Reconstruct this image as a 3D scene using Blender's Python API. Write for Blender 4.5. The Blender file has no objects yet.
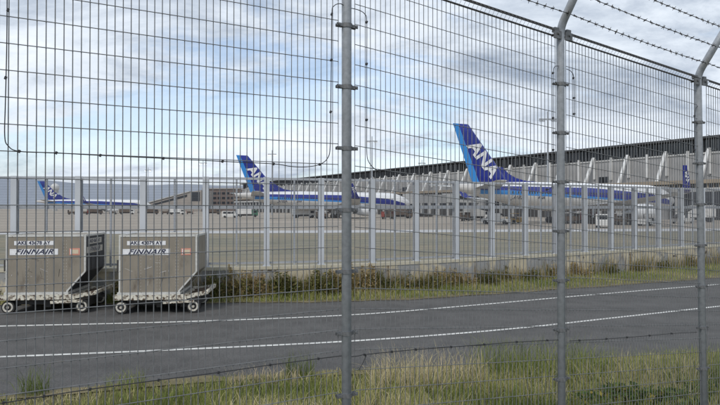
import bpy, bmesh, math, random
import numpy as np
from mathutils import Vector, Matrix
R = math.radians
rng = np.random.default_rng(7)
random.seed(7)
SC = bpy.context.scene
COL = SC.collection

# ---------------------------------------------------------------- camera
EYE, F, HOR = 2.8, 560.0, 208.0          # eye height, focal length and horizon row (720 px wide photograph)
cam = bpy.data.cameras.new('camera'); cam.lens = 28.0; cam.sensor_width = 36.0
cam.clip_start = 0.05; cam.clip_end = 20000
camo = bpy.data.objects.new('camera', cam); COL.objects.link(camo)
camo.location = (0, 0, EYE); camo.rotation_euler = (R(90.0) + math.atan((HOR - 202.5) / F), 0, 0)
SC.camera = camo

# ---------------------------------------------------------------- world: hazy sky with broken cloud
SUN_EL, SUN_AZ = 46.0, 205.0             # azimuth clockwise from +Y
w = bpy.data.worlds.new('World'); SC.world = w; w.use_nodes = True
nt = w.node_tree; nt.nodes.clear()
def N(t, **k):
    n = nt.nodes.new(t)
    for a, v in k.items(): setattr(n, a, v)
    return n
def L(a, b): nt.links.new(a, b)
out = N('ShaderNodeOutputWorld')
sky = N('ShaderNodeTexSky', sky_type='NISHITA', sun_disc=False)
sky.sun_elevation = R(SUN_EL); sky.sun_rotation = R(SUN_AZ); sky.air_density = 1.0; sky.dust_density = 0.6
bgs = N('ShaderNodeBackground'); bgs.inputs[1].default_value = 0.115; L(sky.outputs[0], bgs.inputs[0])
tc = N('ShaderNodeTexCoord')
sep = N('ShaderNodeSeparateXYZ'); L(tc.outputs['Generated'], sep.inputs[0])
def M2(op, a, b=None, clamp=False):
    n = N('ShaderNodeMath', operation=op, use_clamp=clamp)
    for i, v in enumerate((a, b)):
        if v is None: continue
        if isinstance(v, (int, float)): n.inputs[i].default_value = v
        else: L(v, n.inputs[i])
    return n.outputs[0]
zz = M2('ADD', M2('MAXIMUM', sep.outputs[2], 0.0), 0.30)
cx, cy = M2('DIVIDE', sep.outputs[0], zz), M2('DIVIDE', sep.outputs[1], zz)
cmb = N('ShaderNodeCombineXYZ'); L(cx, cmb.inputs[0]); L(cy, cmb.inputs[1])
def noise(scale, detail, rough, off, dist=0.0):
    mp = N('ShaderNodeMapping'); mp.inputs['Location'].default_value = off
    mp.inputs['Rotation'].default_value = (0, 0, R(20)); mp.inputs['Scale'].default_value = (0.75, 1.1, 1)
    L(cmb.outputs[0], mp.inputs[0])
    n = N('ShaderNodeTexNoise'); n.inputs['Scale'].default_value = scale; n.inputs['Detail'].default_value = detail
    n.inputs['Roughness'].default_value = rough; n.inputs['Distortion'].default_value = dist
    L(mp.outputs[0], n.inputs[0]); return n.outputs['Fac']
cov = noise(1.3, 10, 0.60, (2.687285, 16.948675, 0.0), 0.3)
shd = noise(2.2, 12, 0.64, (15.275492, 5.101381, 2.0), 0.35)
r1 = N('ShaderNodeValToRGB'); r1.color_ramp.elements[0].position = 0.35; r1.color_ramp.elements[1].position = 0.50
L(cov, r1.inputs[0])
r2 = N('ShaderNodeValToRGB'); e = r2.color_ramp.elements
e[0].position = 0.36; e[0].color = (0.63, 0.67, 0.72, 1); e[1].position = 0.70; e[1].color = (0.22, 0.27, 0.35, 1)
m_ = e.new(0.50); m_.color = (0.52, 0.57, 0.635, 1)
L(shd, r2.inputs[0])
bgc = N('ShaderNodeBackground'); bgc.inputs[1].default_value = 1.0; L(r2.outputs[0], bgc.inputs[0])
mix = N('ShaderNodeMixShader'); hz_ = M2('SUBTRACT', 1.0, M2('MULTIPLY', sep.outputs[2], 5.0), True)
L(M2('MAXIMUM', M2('MAXIMUM', r1.outputs[0], 0.42), hz_), mix.inputs[0]); L(bgs.outputs[0], mix.inputs[1]); L(bgc.outputs[0], mix.inputs[2])
L(mix.outputs[0], out.inputs[0])

sl = bpy.data.lights.new('sun', 'SUN'); sl.energy = 1.3; sl.angle = R(14); sl.color = (1.0, 0.95, 0.88)
so = bpy.data.objects.new('sun', sl); COL.objects.link(so)
so.rotation_euler = (R(90 - SUN_EL), 0, R(180 - SUN_AZ) + R(0))
SC.render.engine = 'CYCLES'
SC.view_settings.view_transform = 'Standard'; SC.view_settings.look = 'None'
SC.view_settings.exposure = 0.62; SC.view_settings.gamma = 1.0
try: SC.cycles.use_denoising = True
except Exception: pass
SC.cycles.max_bounces = 6

# ---------------------------------------------------------------- materials
def srgb(r, g, b):
    f = lambda c: (c / 255) / 12.92 if c / 255 <= 0.04045 else ((c / 255 + 0.055) / 1.055) ** 2.4
    return (f(r), f(g), f(b), 1)
def new_mat(name):
    m = bpy.data.materials.new(name); m.use_nodes = True
    t = m.node_tree; b = t.nodes['Principled BSDF']
    return m, t, b
def pm(name, c1, c2=None, scale=3.0, rough=0.6, metal=0.0, bump=0.0, bscale=None, lo=0.35, hi=0.65, detail=6, stretch=(1, 1, 1), c3=None, s3=1.0, l3=0.55, h3=0.7, spec=0.5):
    m, t, b = new_mat(name)
    b.inputs['Roughness'].default_value = rough; b.inputs['Metallic'].default_value = metal
    b.inputs['Specular IOR Level'].default_value = spec
    if c2 is None: c2 = tuple(v * 0.86 for v in c1[:3]) + (1,)
    tcn = t.nodes.new('ShaderNodeTexCoord'); mp = t.nodes.new('ShaderNodeMapping'); mp.inputs['Scale'].default_value = stretch
    t.links.new(tcn.outputs['Object'], mp.inputs[0])
    def nz(s, d=detail, rr=0.6):
        n = t.nodes.new('ShaderNodeTexNoise'); n.inputs['Scale'].default_value = s; n.inputs['Detail'].default_value = d
        n.inputs['Roughness'].default_value = rr; t.links.new(mp.outputs[0], n.inputs[0]); return n
    n = nz(scale); rp = t.nodes.new('ShaderNodeValToRGB'); rp.color_ramp.elements[0].position = lo; rp.color_ramp.elements[1].position = hi
    rp.color_ramp.elements[0].color = c1; rp.color_ramp.elements[1].color = c2
    t.links.new(n.outputs['Fac'], rp.inputs[0]); col = rp.outputs[0]
    if c3 is not None:
        n3 = nz(s3); q = t.nodes.new('ShaderNodeMapRange'); q.inputs['From Min'].default_value = l3; q.inputs['From Max'].default_value = h3
        t.links.new(n3.outputs['Fac'], q.inputs['Value'])
        mx = t.nodes.new('ShaderNodeMix'); mx.data_type = 'RGBA'; t.links.new(q.outputs[0], mx.inputs['Factor'])
        t.links.new(col, mx.inputs['A']); mx.inputs['B'].default_value = c3; col = mx.outputs['Result']
    t.links.new(col, b.inputs['Base Color'])
    if bump:
        nb = nz(bscale or scale * 6); bp = t.nodes.new('ShaderNodeBump'); bp.inputs['Strength'].default_value = bump; bp.inputs['Distance'].default_value = 0.02
        t.links.new(nb.outputs['Fac'], bp.inputs['Height']); t.links.new(bp.outputs[0], b.inputs['Normal'])
    return m
def blade_mat(name, stops, trans=0.25):
    m, t, b = new_mat(name); b.inputs['Roughness'].default_value = 0.6; b.inputs['Specular IOR Level'].default_value = 0.25
    a = t.nodes.new('ShaderNodeAttribute'); a.attribute_name = 'tint'
    rp = t.nodes.new('ShaderNodeValToRGB'); e = rp.color_ramp.elements
    e[0].position, e[0].color = stops[0]; e[1].position, e[1].color = stops[-1]
    for p, c in stops[1:-1]: q = e.new(p); q.color = c
    t.links.new(a.outputs['Fac'], rp.inputs[0]); t.links.new(rp.outputs[0], b.inputs['Base Color'])
    tr = t.nodes.new('ShaderNodeBsdfTranslucent'); t.links.new(rp.outputs[0], tr.inputs[0])
    mx = t.nodes.new('ShaderNodeMixShader'); mx.inputs[0].default_value = trans
    t.links.new(b.outputs[0], mx.inputs[1]); t.links.new(tr.outputs[0], mx.inputs[2])
    t.links.new(mx.outputs[0], t.nodes['Material Output'].inputs[0])
    return m

M = {}
M['galv'] = pm('galvanised_steel', (0.37, 0.39, 0.42, 1), (0.28, 0.30, 0.32, 1), 26, 0.55, 0.2, 0.05, c3=(0.30, 0.28, 0.25, 1), s3=4, l3=0.6, h3=0.8)
M['wire'] = pm('galvanised_wire', (0.20, 0.205, 0.21, 1), (0.115, 0.12, 0.125, 1), 12, 0.6, 0.1, c3=(0.16, 0.11, 0.075, 1), s3=2.2, l3=0.62, h3=0.75)
M['clamp'] = pm('clamp_steel', (0.19, 0.195, 0.20, 1), (0.12, 0.125, 0.13, 1), 30, 0.6, 0.4)
M['barb'] = pm('dark_barbed_wire', (0.07, 0.07, 0.075, 1), (0.11, 0.10, 0.09, 1), 20, 0.6, 0.4)
M['cable'] = pm('black_cable', (0.018, 0.018, 0.020, 1), (0.03, 0.03, 0.032, 1), 8, 0.55)
M['post2'] = pm('pale_grey_painted_steel', (0.50, 0.52, 0.55, 1), (0.42, 0.44, 0.465, 1), 3, 0.5, 0.0, 0.0, stretch=(1, 1, 0.3), c3=(0.30, 0.29, 0.27, 1), s3=5, l3=0.62, h3=0.8)
M['mesh2'] = pm('grey_fine_mesh', (0.13, 0.138, 0.16, 1), (0.105, 0.112, 0.13, 1), 3, 0.7)
M['soil'] = pm('verge_soil', (0.10, 0.085, 0.05, 1), (0.065, 0.065, 0.03, 1), 1.3, 0.95, 0, 0.4, 20, spec=0.1)
M['verge'] = pm('dry_verge', (0.20, 0.17, 0.11, 1), (0.11, 0.10, 0.055, 1), 2.2, 0.95, 0, 0.5, 30, spec=0.1)
M['infield'] = pm('infield_grass', (0.27, 0.25, 0.195, 1), (0.18, 0.175, 0.13, 1), 0.6, 0.95, 0, 0.0, stretch=(0.3, 1, 1), c3=(0.27, 0.235, 0.165, 1), s3=0.12, l3=0.45, h3=0.65, spec=0.05)
M['apron'] = pm('tan_concrete', (0.375, 0.33, 0.275, 1), (0.32, 0.285, 0.24, 1), 0.05, 0.9, c3=(0.27, 0.245, 0.21, 1), s3=0.018, l3=0.5, h3=0.7, stretch=(0.4, 1, 1), spec=0.1)
M['strip'] = pm('pale_concrete', (0.52, 0.52, 0.52, 1), (0.43, 0.43, 0.43, 1), 0.4, 0.9)
M['paint'] = pm('road_paint', (0.66, 0.66, 0.63, 1), (0.46, 0.46, 0.44, 1), 3, 0.75, c3=(0.13, 0.13, 0.13, 1), s3=16, l3=0.56, h3=0.70)
M['wall'] = pm('stained_concrete', (0.52, 0.46, 0.34, 1), (0.40, 0.35, 0.25, 1), 1.4, 0.9, 0, 0.35, 8, stretch=(1, 1, 0.7), c3=(0.27, 0.27, 0.265, 1), s3=1.15, l3=0.47, h3=0.53)
def wall_streaks(m):
    t = m.node_tree; b = t.nodes['Principled BSDF']; src = b.inputs['Base Color'].links[0].from_socket
    tcn = t.nodes.new('ShaderNodeTexCoord')
    def lay(src, st, sc_, lo_, hi_, col):
        mp = t.nodes.new('ShaderNodeMapping'); mp.inputs['Scale'].default_value = st; t.links.new(tcn.outputs['Object'], mp.inputs[0])
        n = t.nodes.new('ShaderNodeTexNoise'); n.inputs['Scale'].default_value = sc_; n.inputs['Detail'].default_value = 7; n.inputs['Roughness'].default_value = 0.65
        t.links.new(mp.outputs[0], n.inputs[0]); q = t.nodes.new('ShaderNodeMapRange'); q.inputs['From Min'].default_value = lo_; q.inputs['From Max'].default_value = hi_
        t.links.new(n.outputs['Fac'], q.inputs['Value'])
        mx = t.nodes.new('ShaderNodeMix'); mx.data_type = 'RGBA'; t.links.new(q.outputs[0], mx.inputs['Factor']); t.links.new(src, mx.inputs['A']); mx.inputs['B'].default_value = col
        return mx.outputs['Result']
    src = lay(src, (2.2, 2.2, 0.25), 1.6, 0.58, 0.66, (0.16, 0.12, 0.075, 1))
    src = lay(src, (1.2, 1.2, 1.6), 2.6, 0.60, 0.66, (0.075, 0.06, 0.045, 1))
    t.links.new(src, b.inputs['Base Color'])
wall_streaks(M['wall'])
M['coping'] = pm('concrete_coping', (0.50, 0.46, 0.36, 1), (0.40, 0.37, 0.29, 1), 2.0, 0.9, c3=(0.22, 0.20, 0.15, 1), s3=4, l3=0.6, h3=0.75)
M['alu'] = pm('dull_aluminium', (0.275, 0.24, 0.19, 1), (0.215, 0.19, 0.152, 1), 2.6, 0.55, 0.15, 0.03, 14, stretch=(1, 1, 0.35), c3=(0.13, 0.105, 0.08, 1), s3=4, l3=0.56, h3=0.74)
M['alurail'] = pm('aluminium_rail', (0.66, 0.65, 0.61, 1), (0.50, 0.49, 0.46, 1), 9, 0.45, 0.3, c3=(0.2, 0.17, 0.13, 1), s3=14, l3=0.62, h3=0.7)
M['tarp'] = pm('dark_tarpaulin', (0.022, 0.025, 0.033, 1), (0.035, 0.037, 0.045, 1), 5, 0.55)
M['plate'] = pm('white_plate', (0.76, 0.76, 0.77, 1), (0.66, 0.66, 0.67, 1), 12, 0.6)
M['navy'] = pm('navy_ink', (0.012, 0.016, 0.05, 1), (0.016, 0.02, 0.055, 1), 8, 0.5)
M['pink'] = pm('salmon_sticker', (0.62, 0.27, 0.20, 1), (0.55, 0.24, 0.18, 1), 10, 0.7)
M['cream'] = pm('cream_label', (0.60, 0.50, 0.36, 1), (0.52, 0.44, 0.32, 1), 10, 0.7)
M['dolly'] = pm('rusty_white_paint', (0.66, 0.63, 0.54, 1), (0.52, 0.48, 0.39, 1), 4, 0.65, c3=(0.07, 0.04, 0.022, 1), s3=15, l3=0.48, h3=0.60)
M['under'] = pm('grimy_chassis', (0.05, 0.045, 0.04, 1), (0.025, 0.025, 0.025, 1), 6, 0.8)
M['rubber'] = pm('black_rubber', (0.016, 0.016, 0.017, 1), (0.03, 0.029, 0.027, 1), 9, 0.85)
M['rim'] = pm('worn_wheel_rim', (0.58, 0.56, 0.50, 1), (0.40, 0.36, 0.30, 1), 14, 0.6)
M['pwhite'] = pm('aircraft_white', (0.78, 0.79, 0.80, 1), (0.72, 0.73, 0.74, 1), 0.4, 0.3)
M['pgrey'] = pm('aircraft_grey', (0.56, 0.55, 0.52, 1), (0.48, 0.47, 0.44, 1), 0.5, 0.4)
M['pblue'] = pm('aircraft_dark_blue', (0.010, 0.022, 0.235, 1), (0.009, 0.020, 0.20, 1), 0.3, 0.25)
M['plight'] = pm('aircraft_light_blue', (0.03, 0.24, 0.62, 1), (0.03, 0.22, 0.56, 1), 0.3, 0.3)
M['glassd'] = pm('dark_glass', (0.012, 0.014, 0.018, 1), (0.022, 0.025, 0.03, 1), 0.7, 0.12)
M['metal'] = pm('bare_metal', (0.42, 0.43, 0.44, 1), (0.33, 0.34, 0.35, 1), 2, 0.35, 0.7)
M['twall'] = pm('terminal_cladding', (0.32, 0.32, 0.32, 1), (0.275, 0.275, 0.275, 1), 0.25, 0.7, c3=(0.24, 0.238, 0.235, 1), s3=0.5, l3=0.5, h3=0.75, stretch=(1, 1, 0.4))
M['tbeam'] = pm('terminal_fascia', (0.47, 0.47, 0.46, 1), (0.40, 0.40, 0.39, 1), 0.5, 0.7)
M['tan'] = pm('tan_louvres', (0.30, 0.25, 0.19, 1), (0.24, 0.20, 0.155, 1), 0.6, 0.8)
M['strut'] = pm('white_strut_paint', (0.64, 0.64, 0.63, 1), (0.55, 0.55, 0.54, 1), 0.8, 0.5)
M['troof'] = pm('roof_metal', (0.045, 0.047, 0.05, 1), (0.035, 0.037, 0.04, 1), 0.2, 0.6)
M['brown'] = pm('brown_brick_cladding', (0.175, 0.13, 0.11, 1), (0.14, 0.105, 0.09, 1), 0.2, 0.8)
M['beige'] = pm('beige_roofing', (0.34, 0.305, 0.27, 1), (0.27, 0.245, 0.22, 1), 0.1, 0.8)
M['vwhite'] = pm('vehicle_white', (0.72, 0.71, 0.69, 1), (0.62, 0.61, 0.58, 1), 1.5, 0.35)
M['vyellow'] = pm('vehicle_ochre', (0.42, 0.27, 0.07, 1), (0.36, 0.23, 0.06, 1), 1.5, 0.5)
M['vred'] = pm('vehicle_brick_red', (0.30, 0.055, 0.035, 1), (0.24, 0.05, 0.035, 1), 1.5, 0.5)
M['vgreen'] = pm('vehicle_green', (0.05, 0.17, 0.10, 1), (0.045, 0.14, 0.09, 1), 1.5, 0.5)
M['vbrown'] = pm('cart_brown', (0.12, 0.085, 0.06, 1), (0.08, 0.06, 0.045, 1), 1.5, 0.7)
M['bark'] = pm('dry_stem', (0.16, 0.11, 0.06, 1), (0.10, 0.075, 0.045, 1), 8, 0.9)
G1, G2, G3 = (0.075, 0.105, 0.026, 1), (0.20, 0.24, 0.062, 1), (0.32, 0.32, 0.11, 1)
S1, S2 = (0.45, 0.39, 0.20, 1), (0.58, 0.51, 0.33, 1)
M['grass'] = blade_mat('verge_grass', [(0.0, G1), (0.30, G2), (0.58, G3), (0.78, S1), (1.0, S2)])
M['straw'] = blade_mat('straw_grass', [(0.0, G3), (0.2, S1), (0.6, S2), (1.0, (0.50, 0.38, 0.27, 1))])
M['weed'] = blade_mat('weed_leaves', [(0.0, (0.036, 0.05, 0.014, 1)), (0.35, (0.115, 0.122, 0.034, 1)), (0.6, (0.22, 0.19, 0.07, 1)), (0.8, (0.29, 0.21, 0.095, 1)), (1.0, (0.40, 0.31, 0.17, 1))], 0.2)
M['leaf'] = blade_mat('green_leaves', [(0.0, (0.03, 0.055, 0.015, 1)), (0.5, (0.07, 0.12, 0.03, 1)), (0.8, (0.16, 0.18, 0.04, 1)), (1.0, (0.34, 0.26, 0.05, 1))], 0.25)

def asphalt():
    m, t, b = new_mat('asphalt'); b.inputs['Roughness'].default_value = 0.85; b.inputs['Specular IOR Level'].default_value = 0.3
    tcn = t.nodes.new('ShaderNodeTexCoord')
    def nz(s, d, st=(1, 1, 1)):
        mp = t.nodes.new('ShaderNodeMapping'); mp.inputs['Scale'].default_value = st; mp.inputs['Rotation'].default_value = (0, 0, R(-14))
        t.links.new(tcn.outputs['Object'], mp.inputs[0])
        n = t.nodes.new('ShaderNodeTexNoise'); n.inputs['Scale'].default_value = s; n.inputs['Detail'].default_value = d
        t.links.new(mp.outputs[0], n.inputs[0]); return n.outputs['Fac']
    a, c, d = nz(0.5, 5, (0.25, 1.6, 1)), nz(38, 3), nz(2.0, 6)
    rp = t.nodes.new('ShaderNodeValToRGB'); rp.color_ramp.elements[0].position = 0.48; rp.color_ramp.elements[1].position = 0.98
    rp.color_ramp.elements[0].color = (0.040, 0.039, 0.038, 1); rp.color_ramp.elements[1].color = (0.125, 0.121, 0.117, 1)
    ad = t.nodes.new('ShaderNodeMath'); ad.operation = 'MULTIPLY_ADD'; t.links.new(c, ad.inputs[0]); ad.inputs[1].default_value = 0.7
    ad2 = t.nodes.new('ShaderNodeMath'); ad2.operation = 'MULTIPLY_ADD'; t.links.new(a, ad2.inputs[0]); ad2.inputs[1].default_value = 0.85
    t.links.new(d, ad2.inputs[2])
    sc = t.nodes.new('ShaderNodeMath'); sc.operation = 'MULTIPLY'; t.links.new(ad2.outputs[0], sc.inputs[0]); sc.inputs[1].default_value = 0.42
    t.links.new(sc.outputs[0], ad.inputs[2]); t.links.new(ad.outputs[0], rp.inputs[0]); t.links.new(rp.outputs[0], b.inputs['Base Color'])
    bp = t.nodes.new('ShaderNodeBump'); bp.inputs['Strength'].default_value = 0.35; bp.inputs['Distance'].default_value = 0.006
    t.links.new(c, bp.inputs['Height']); t.links.new(bp.outputs[0], b.inputs['Normal'])
    return m
M['asphalt'] = asphalt()

def livery():
    """white top, dark blue band with a light blue stripe below it, pale belly: bands follow the length of the body"""
    m, t, b = new_mat('fuselage_livery'); b.inputs['Roughness'].default_value = 0.3
    tcn = t.nodes.new('ShaderNodeTexCoord'); s = t.nodes.new('ShaderNodeSeparateXYZ'); t.links.new(tcn.outputs['Object'], s.inputs[0])
    def mr(v, a, c, d, e_):
        q = t.nodes.new('ShaderNodeMapRange'); q.inputs['From Min'].default_value = a; q.inputs['From Max'].default_value = c
        q.inputs['To Min'].default_value = d; q.inputs['To Max'].default_value = e_; t.links.new(v, q.inputs['Value']); return q.outputs[0]
    def gt(a, bb):
        n = t.nodes.new('ShaderNodeMath'); n.operation = 'GREATER_THAN'
        for i, v in enumerate((a, bb)):
            if isinstance(v, (int, float)): n.inputs[i].default_value = v
            else: t.links.new(v, n.inputs[i])
        return n.outputs[0]
    def mixc(f, A, B):
        mx = t.nodes.new('ShaderNodeMix'); mx.data_type = 'RGBA'; t.links.new(f, mx.inputs['Factor'])
        for k, v in (('A', A), ('B', B)):
            if isinstance(v, tuple): mx.inputs[k].default_value = v
            else: t.links.new(v, mx.inputs[k])
        return mx.outputs['Result']
    x, z = s.outputs[0], s.outputs[2]
    def add2(a_, b_):
        n = t.nodes.new('ShaderNodeMath'); n.operation = 'ADD'; t.links.new(a_, n.inputs[0]); t.links.new(b_, n.inputs[1]); return n.outputs[0]
    hi = add2(mr(x, 2, 17.6, 6.45, 5.55), mr(x, 17.6, 24, 0, -1.3)); lo = add2(mr(x, -17, 4, 5.75, 4.75), mr(x, 4, 24, 0, -1.25)); lo2 = add2(mr(x, -20, 8, 5.1, 4.25), mr(x, 8, 24, 0, -0.6))
    c = mixc(gt(z, lo2), (0.64, 0.62, 0.585, 1), (0.03, 0.24, 0.62, 1))
    c = mixc(gt(z, lo), c, (0.010, 0.022, 0.235, 1))
    c = mixc(gt(z, hi), c, (0.80, 0.81, 0.82, 1))
    # nose cone stays white in front of the bands, tail cone pale behind the fin
    sl_ = t.nodes.new('ShaderNodeMath'); sl_.operation = 'MULTIPLY_ADD'; t.links.new(z, sl_.inputs[0]); sl_.inputs[1].default_value = 1.5; t.links.new(x, sl_.inputs[2])
    c = mixc(gt(sl_.outputs[0], 30.5), c, (0.74, 0.74, 0.74, 1))
    ng = t.nodes.new('ShaderNodeMath'); ng.operation = 'MULTIPLY'; t.links.new(x, ng.inputs[0]); ng.inputs[1].default_value = -1
    c = mixc(gt(ng.outputs[0], 22.6), c, (0.62, 0.60, 0.57, 1))
    t.links.new(c, b.inputs['Base Color'])
    return m
M['livery'] = livery()

# ---------------------------------------------------------------- mesh helpers
class MB:
    def __init__(self): self.v, self.f = [], []
    def quad(self, *p):
        n = len(self.v); self.v += [tuple(q) for q in p]; self.f.append(tuple(range(n, n + len(p)))); return self
    def box(self, x0, x1, y0, y1, z0, z1):
        n = len(self.v)
        self.v += [(x, y, z) for z in (z0, z1) for x, y in ((x0, y0), (x1, y0), (x1, y1), (x0, y1))]
        self.f += [tuple(n + i for i in q) for q in ((3, 2, 1, 0), (4, 5, 6, 7), (0, 1, 5, 4), (1, 2, 6, 5), (2, 3, 7, 6), (3, 0, 4, 7))]
        return self
    def hexa(self, lo, hi):
        n = len(self.v); self.v += [tuple(p) for p in lo] + [tuple(p) for p in hi]
        self.f += [tuple(n + i for i in q) for q in ((3, 2, 1, 0), (4, 5, 6, 7), (0, 1, 5, 4), (1, 2, 6, 5), (2, 3, 7, 6), (3, 0, 4, 7))]
        return self
    def tube(self, pts, r, n=6, caps=True):
        P = [Vector(p) for p in pts]; rr = r if isinstance(r, (list, tuple)) else [r] * len(P)
        rings = []; up = None
        for i, p in enumerate(P):
            d = (P[min(i + 1, len(P) - 1)] - P[max(i - 1, 0)]).normalized()
            if up is None:
                up = Vector((0, 0, 1)) if abs(d.z) < 0.9 else Vector((1, 0, 0))
            a = (up - d * up.dot(d)).normalized(); up = a; b = d.cross(a)
            k = len(self.v)
            self.v += [tuple(p + (a * math.cos(2 * math.pi * j / n) + b * math.sin(2 * math.pi * j / n)) * rr[i]) for j in range(n)]
            rings.append(k)
        for a, b in zip(rings, rings[1:]):
            self.f += [(a + j, a + (j + 1) % n, b + (j + 1) % n, b + j) for j in range(n)]
        if caps: self.f += [tuple(rings[0] + j for j in range(n - 1, -1, -1)), tuple(rings[-1] + j for j in range(n))]
        return self
    def bar(self, p0, p1, wd, ht):
        p0, p1 = Vector(p0), Vector(p1); d = (p1 - p0).normalized()
        s = d.cross(Vector((0, 0, 1)))
        s = Vector((1, 0, 0)) if s.length < 1e-4 else s.normalized()
        u = s.cross(d).normalized(); s *= wd / 2; u *= ht / 2
        return self.hexa([p0 - s - u, p0 + s - u, p0 + s + u, p0 - s + u], [p1 - s - u, p1 + s - u, p1 + s + u, p1 - s + u])
    def prism(self, prof, y0, y1):
        """profile in x,z extruded along y"""
        n = len(self.v); k = len(prof)
        self.v += [(x, y0, z) for x, z in prof] + [(x, y1, z) for x, z in prof]
        self.f.append(tuple(n + i for i in range(k))); self.f.append(tuple(n + k + i for i in range(k - 1, -1, -1)))
        self.f += [(n + (i + 1) % k, n + i, n + k + i, n + k + (i + 1) % k) for i in range(k)]
        return self
    def rings(self, RR, close=True):
        n = len(self.v); k = len(RR[0])
        for r in RR: self.v += [tuple(p) for p in r]
        for i in range(len(RR) - 1):
            a, b = n + i * k, n + (i + 1) * k
            self.f += [(a + j, a + (j + 1) % k, b + (j + 1) % k, b + j) for j in range(k)]
        if close: self.f += [tuple(n + j for j in range(k - 1, -1, -1)), tuple(n + (len(RR) - 1) * k + j for j in range(k))]
        return self
    def mesh(self, name, mat, smooth=False):
        me = bpy.data.meshes.new(name); me.from_pydata(self.v, [], self.f); me.materials.append(mat)
        me.validate(); me.update()
        if smooth: me.polygons.foreach_set('use_smooth', [True] * len(me.polygons))
        return me
    def build(self, name, mat, parent=None, smooth=False, loc=None):
        o = bpy.data.objects.new(name, self.mesh(name, mat, smooth)); COL.objects.link(o)
        if parent is not None: o.parent = parent
        if loc is not None: o.location = loc
        return o
def put(name, me, parent=None, loc=(0, 0, 0), rot=(0, 0, 0)):
    o = bpy.data.objects.new(name, me); COL.objects.link(o); o.location = loc; o.rotation_euler = rot
    if parent is not None: o.parent = parent
    return o
def tag(o, label, cat, group=None, kind=None):
    o['label'] = label; o['category'] = cat
    if group: o['group'] = group
    if kind: o['kind'] = kind
    return o
def struct(o, label=None):
    o['kind'] = 'structure'
    if label: o['label'] = label
    return o
def thing(name, label, cat, loc=(0, 0, 0), rz=0.0, group=None):
    o = bpy.data.objects.new(name, None); COL.objects.link(o); o.location = loc; o.rotation_euler = (0, 0, rz)
    o.empty_display_size = 0.2
    return tag(o, label, cat, group)
def copy_tree(o, parent=None):
    c = o.copy(); COL.objects.link(c)
    if parent is not None: c.parent = parent
    for ch in list(o.children): copy_tree(ch, c)
    return c
def text_mesh(s, size, mat, shear=0.0, bold=0.0, ext=0.004, spacing=1.0, name='lettering'):
    c = bpy.data.curves.new('t', 'FONT'); c.body = s; c.size = size; c.shear = shear; c.offset = bold; c.extrude = ext
    c.space_character = spacing; c.align_x = 'CENTER'; c.align_y = 'CENTER'
    o = bpy.data.objects.new('t', c); COL.objects.link(o)
    bpy.context.view_layer.update()
    me = bpy.data.meshes.new_from_object(o.evaluated_get(bpy.context.evaluated_depsgraph_get()))
    bpy.data.objects.remove(o); bpy.data.curves.remove(c); me.name = name; me.materials.clear(); me.materials.append(mat)
    return me
def refine(me, mx):
    bm = bmesh.new(); bm.from_mesh(me)
    for _ in range(4):
        es = [e_ for e_ in bm.edges if e_.calc_length() > mx]
        if not es: break
        bmesh.ops.subdivide_edges(bm, edges=es, cuts=1); bmesh.ops.triangulate(bm, faces=bm.faces[:])
    bm.to_mesh(me); bm.free(); return me
def np_mesh(name, V, Fq, mat, tint=None, parent=None, k=3, loc=(0, 0, 0)):
    """V (n,3), Fq (m,k) as one mesh; tint per vertex"""
    me = bpy.data.meshes.new(name); n, m = len(V), len(Fq)
    me.vertices.add(n); me.vertices.foreach_set('co', np.asarray(V, np.float32).ravel())
    me.loops.add(m * k); me.loops.foreach_set('vertex_index', np.asarray(Fq, np.int32).ravel())
    me.polygons.add(m); me.polygons.foreach_set('loop_start', np.arange(0, m * k, k, dtype=np.int32))
    me.polygons.foreach_set('loop_total', np.full(m, k, np.int32))
    me.update(calc_edges=True)
    if tint is not None:
        a = me.attributes.new('tint', 'FLOAT', 'POINT'); a.data.foreach_set('value', np.asarray(tint, np.float32))
    me.materials.append(mat)
    return put(name, me, parent, loc)
def W(x, y, Y): return Vector(((x - 360) / F * Y, Y, EYE + (HOR - y) / F * Y))   # a sight line's point at distance Y
def curve(pts):
    xs = np.array([p[0] for p in pts], float); ys = np.array([p[1] for p in pts], float)
    d = np.diff(ys) / np.diff(xs); mt = np.r_[d[0], (d[1:] + d[:-1]) / 2, d[-1]]
    def fn(x):
        x = np.asarray(x, float); i = np.clip(np.searchsorted(xs, x) - 1, 0, len(xs) - 2)
        h = xs[i + 1] - xs[i]; t = np.clip((x - xs[i]) / h, -50, 50)
        inside = (x >= xs[0]) & (x <= xs[-1])
        hv = ((2*t**3 - 3*t**2 + 1) * ys[i] + (t**3 - 2*t**2 + t) * h * mt[i] + (-2*t**3 + 3*t**2) * ys[i + 1] + (t**3 - t**2) * h * mt[i + 1])
        lin = np.where(x < xs[0], ys[0] + (x - xs[0]) * d[0], ys[-1] + (x - xs[-1]) * d[-1])
        return np.where(inside, hv, lin)
    return fn
# plan curves of the bending road (world X -> Y)
y_low = curve([(-30, 7.3), (-6.77, 10.52), (-3.56, 11.07), (0, 11.82), (3.39, 12.92), (6.43, 14.25), (10.25, 15.95), (40, 29.0)])
y_up = curve([(-30, 10.9), (-8.5, 13.25), (-3.6, 13.9), (0, 14.72), (3.04, 16.0), (6.75, 17.72), (13.1, 20.5), (45, 34.5)])
y_far = curve([(-30, 15.0), (-10, 16.1), (-3.83, 16.5), (0.9, 17.0), (6.76, 19.2), (12.9, 21.8), (45, 36)])
y_near = curve([(-30, 4.5), (-5.3, 8.3), (-2.2, 9.2), (1.2, 9.75), (3.6, 10.2), (6.1, 10.6), (12, 12.0), (60, 24)])
y_wall = curve([(-30, 15.9), (-10.8, 16.85), (-4.76, 17.3), (-1.26, 18.05), (3.39, 20.0), (7.83, 22.4), (15.2, 26.5), (18, 28.0), (45, 43.0)])

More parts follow.
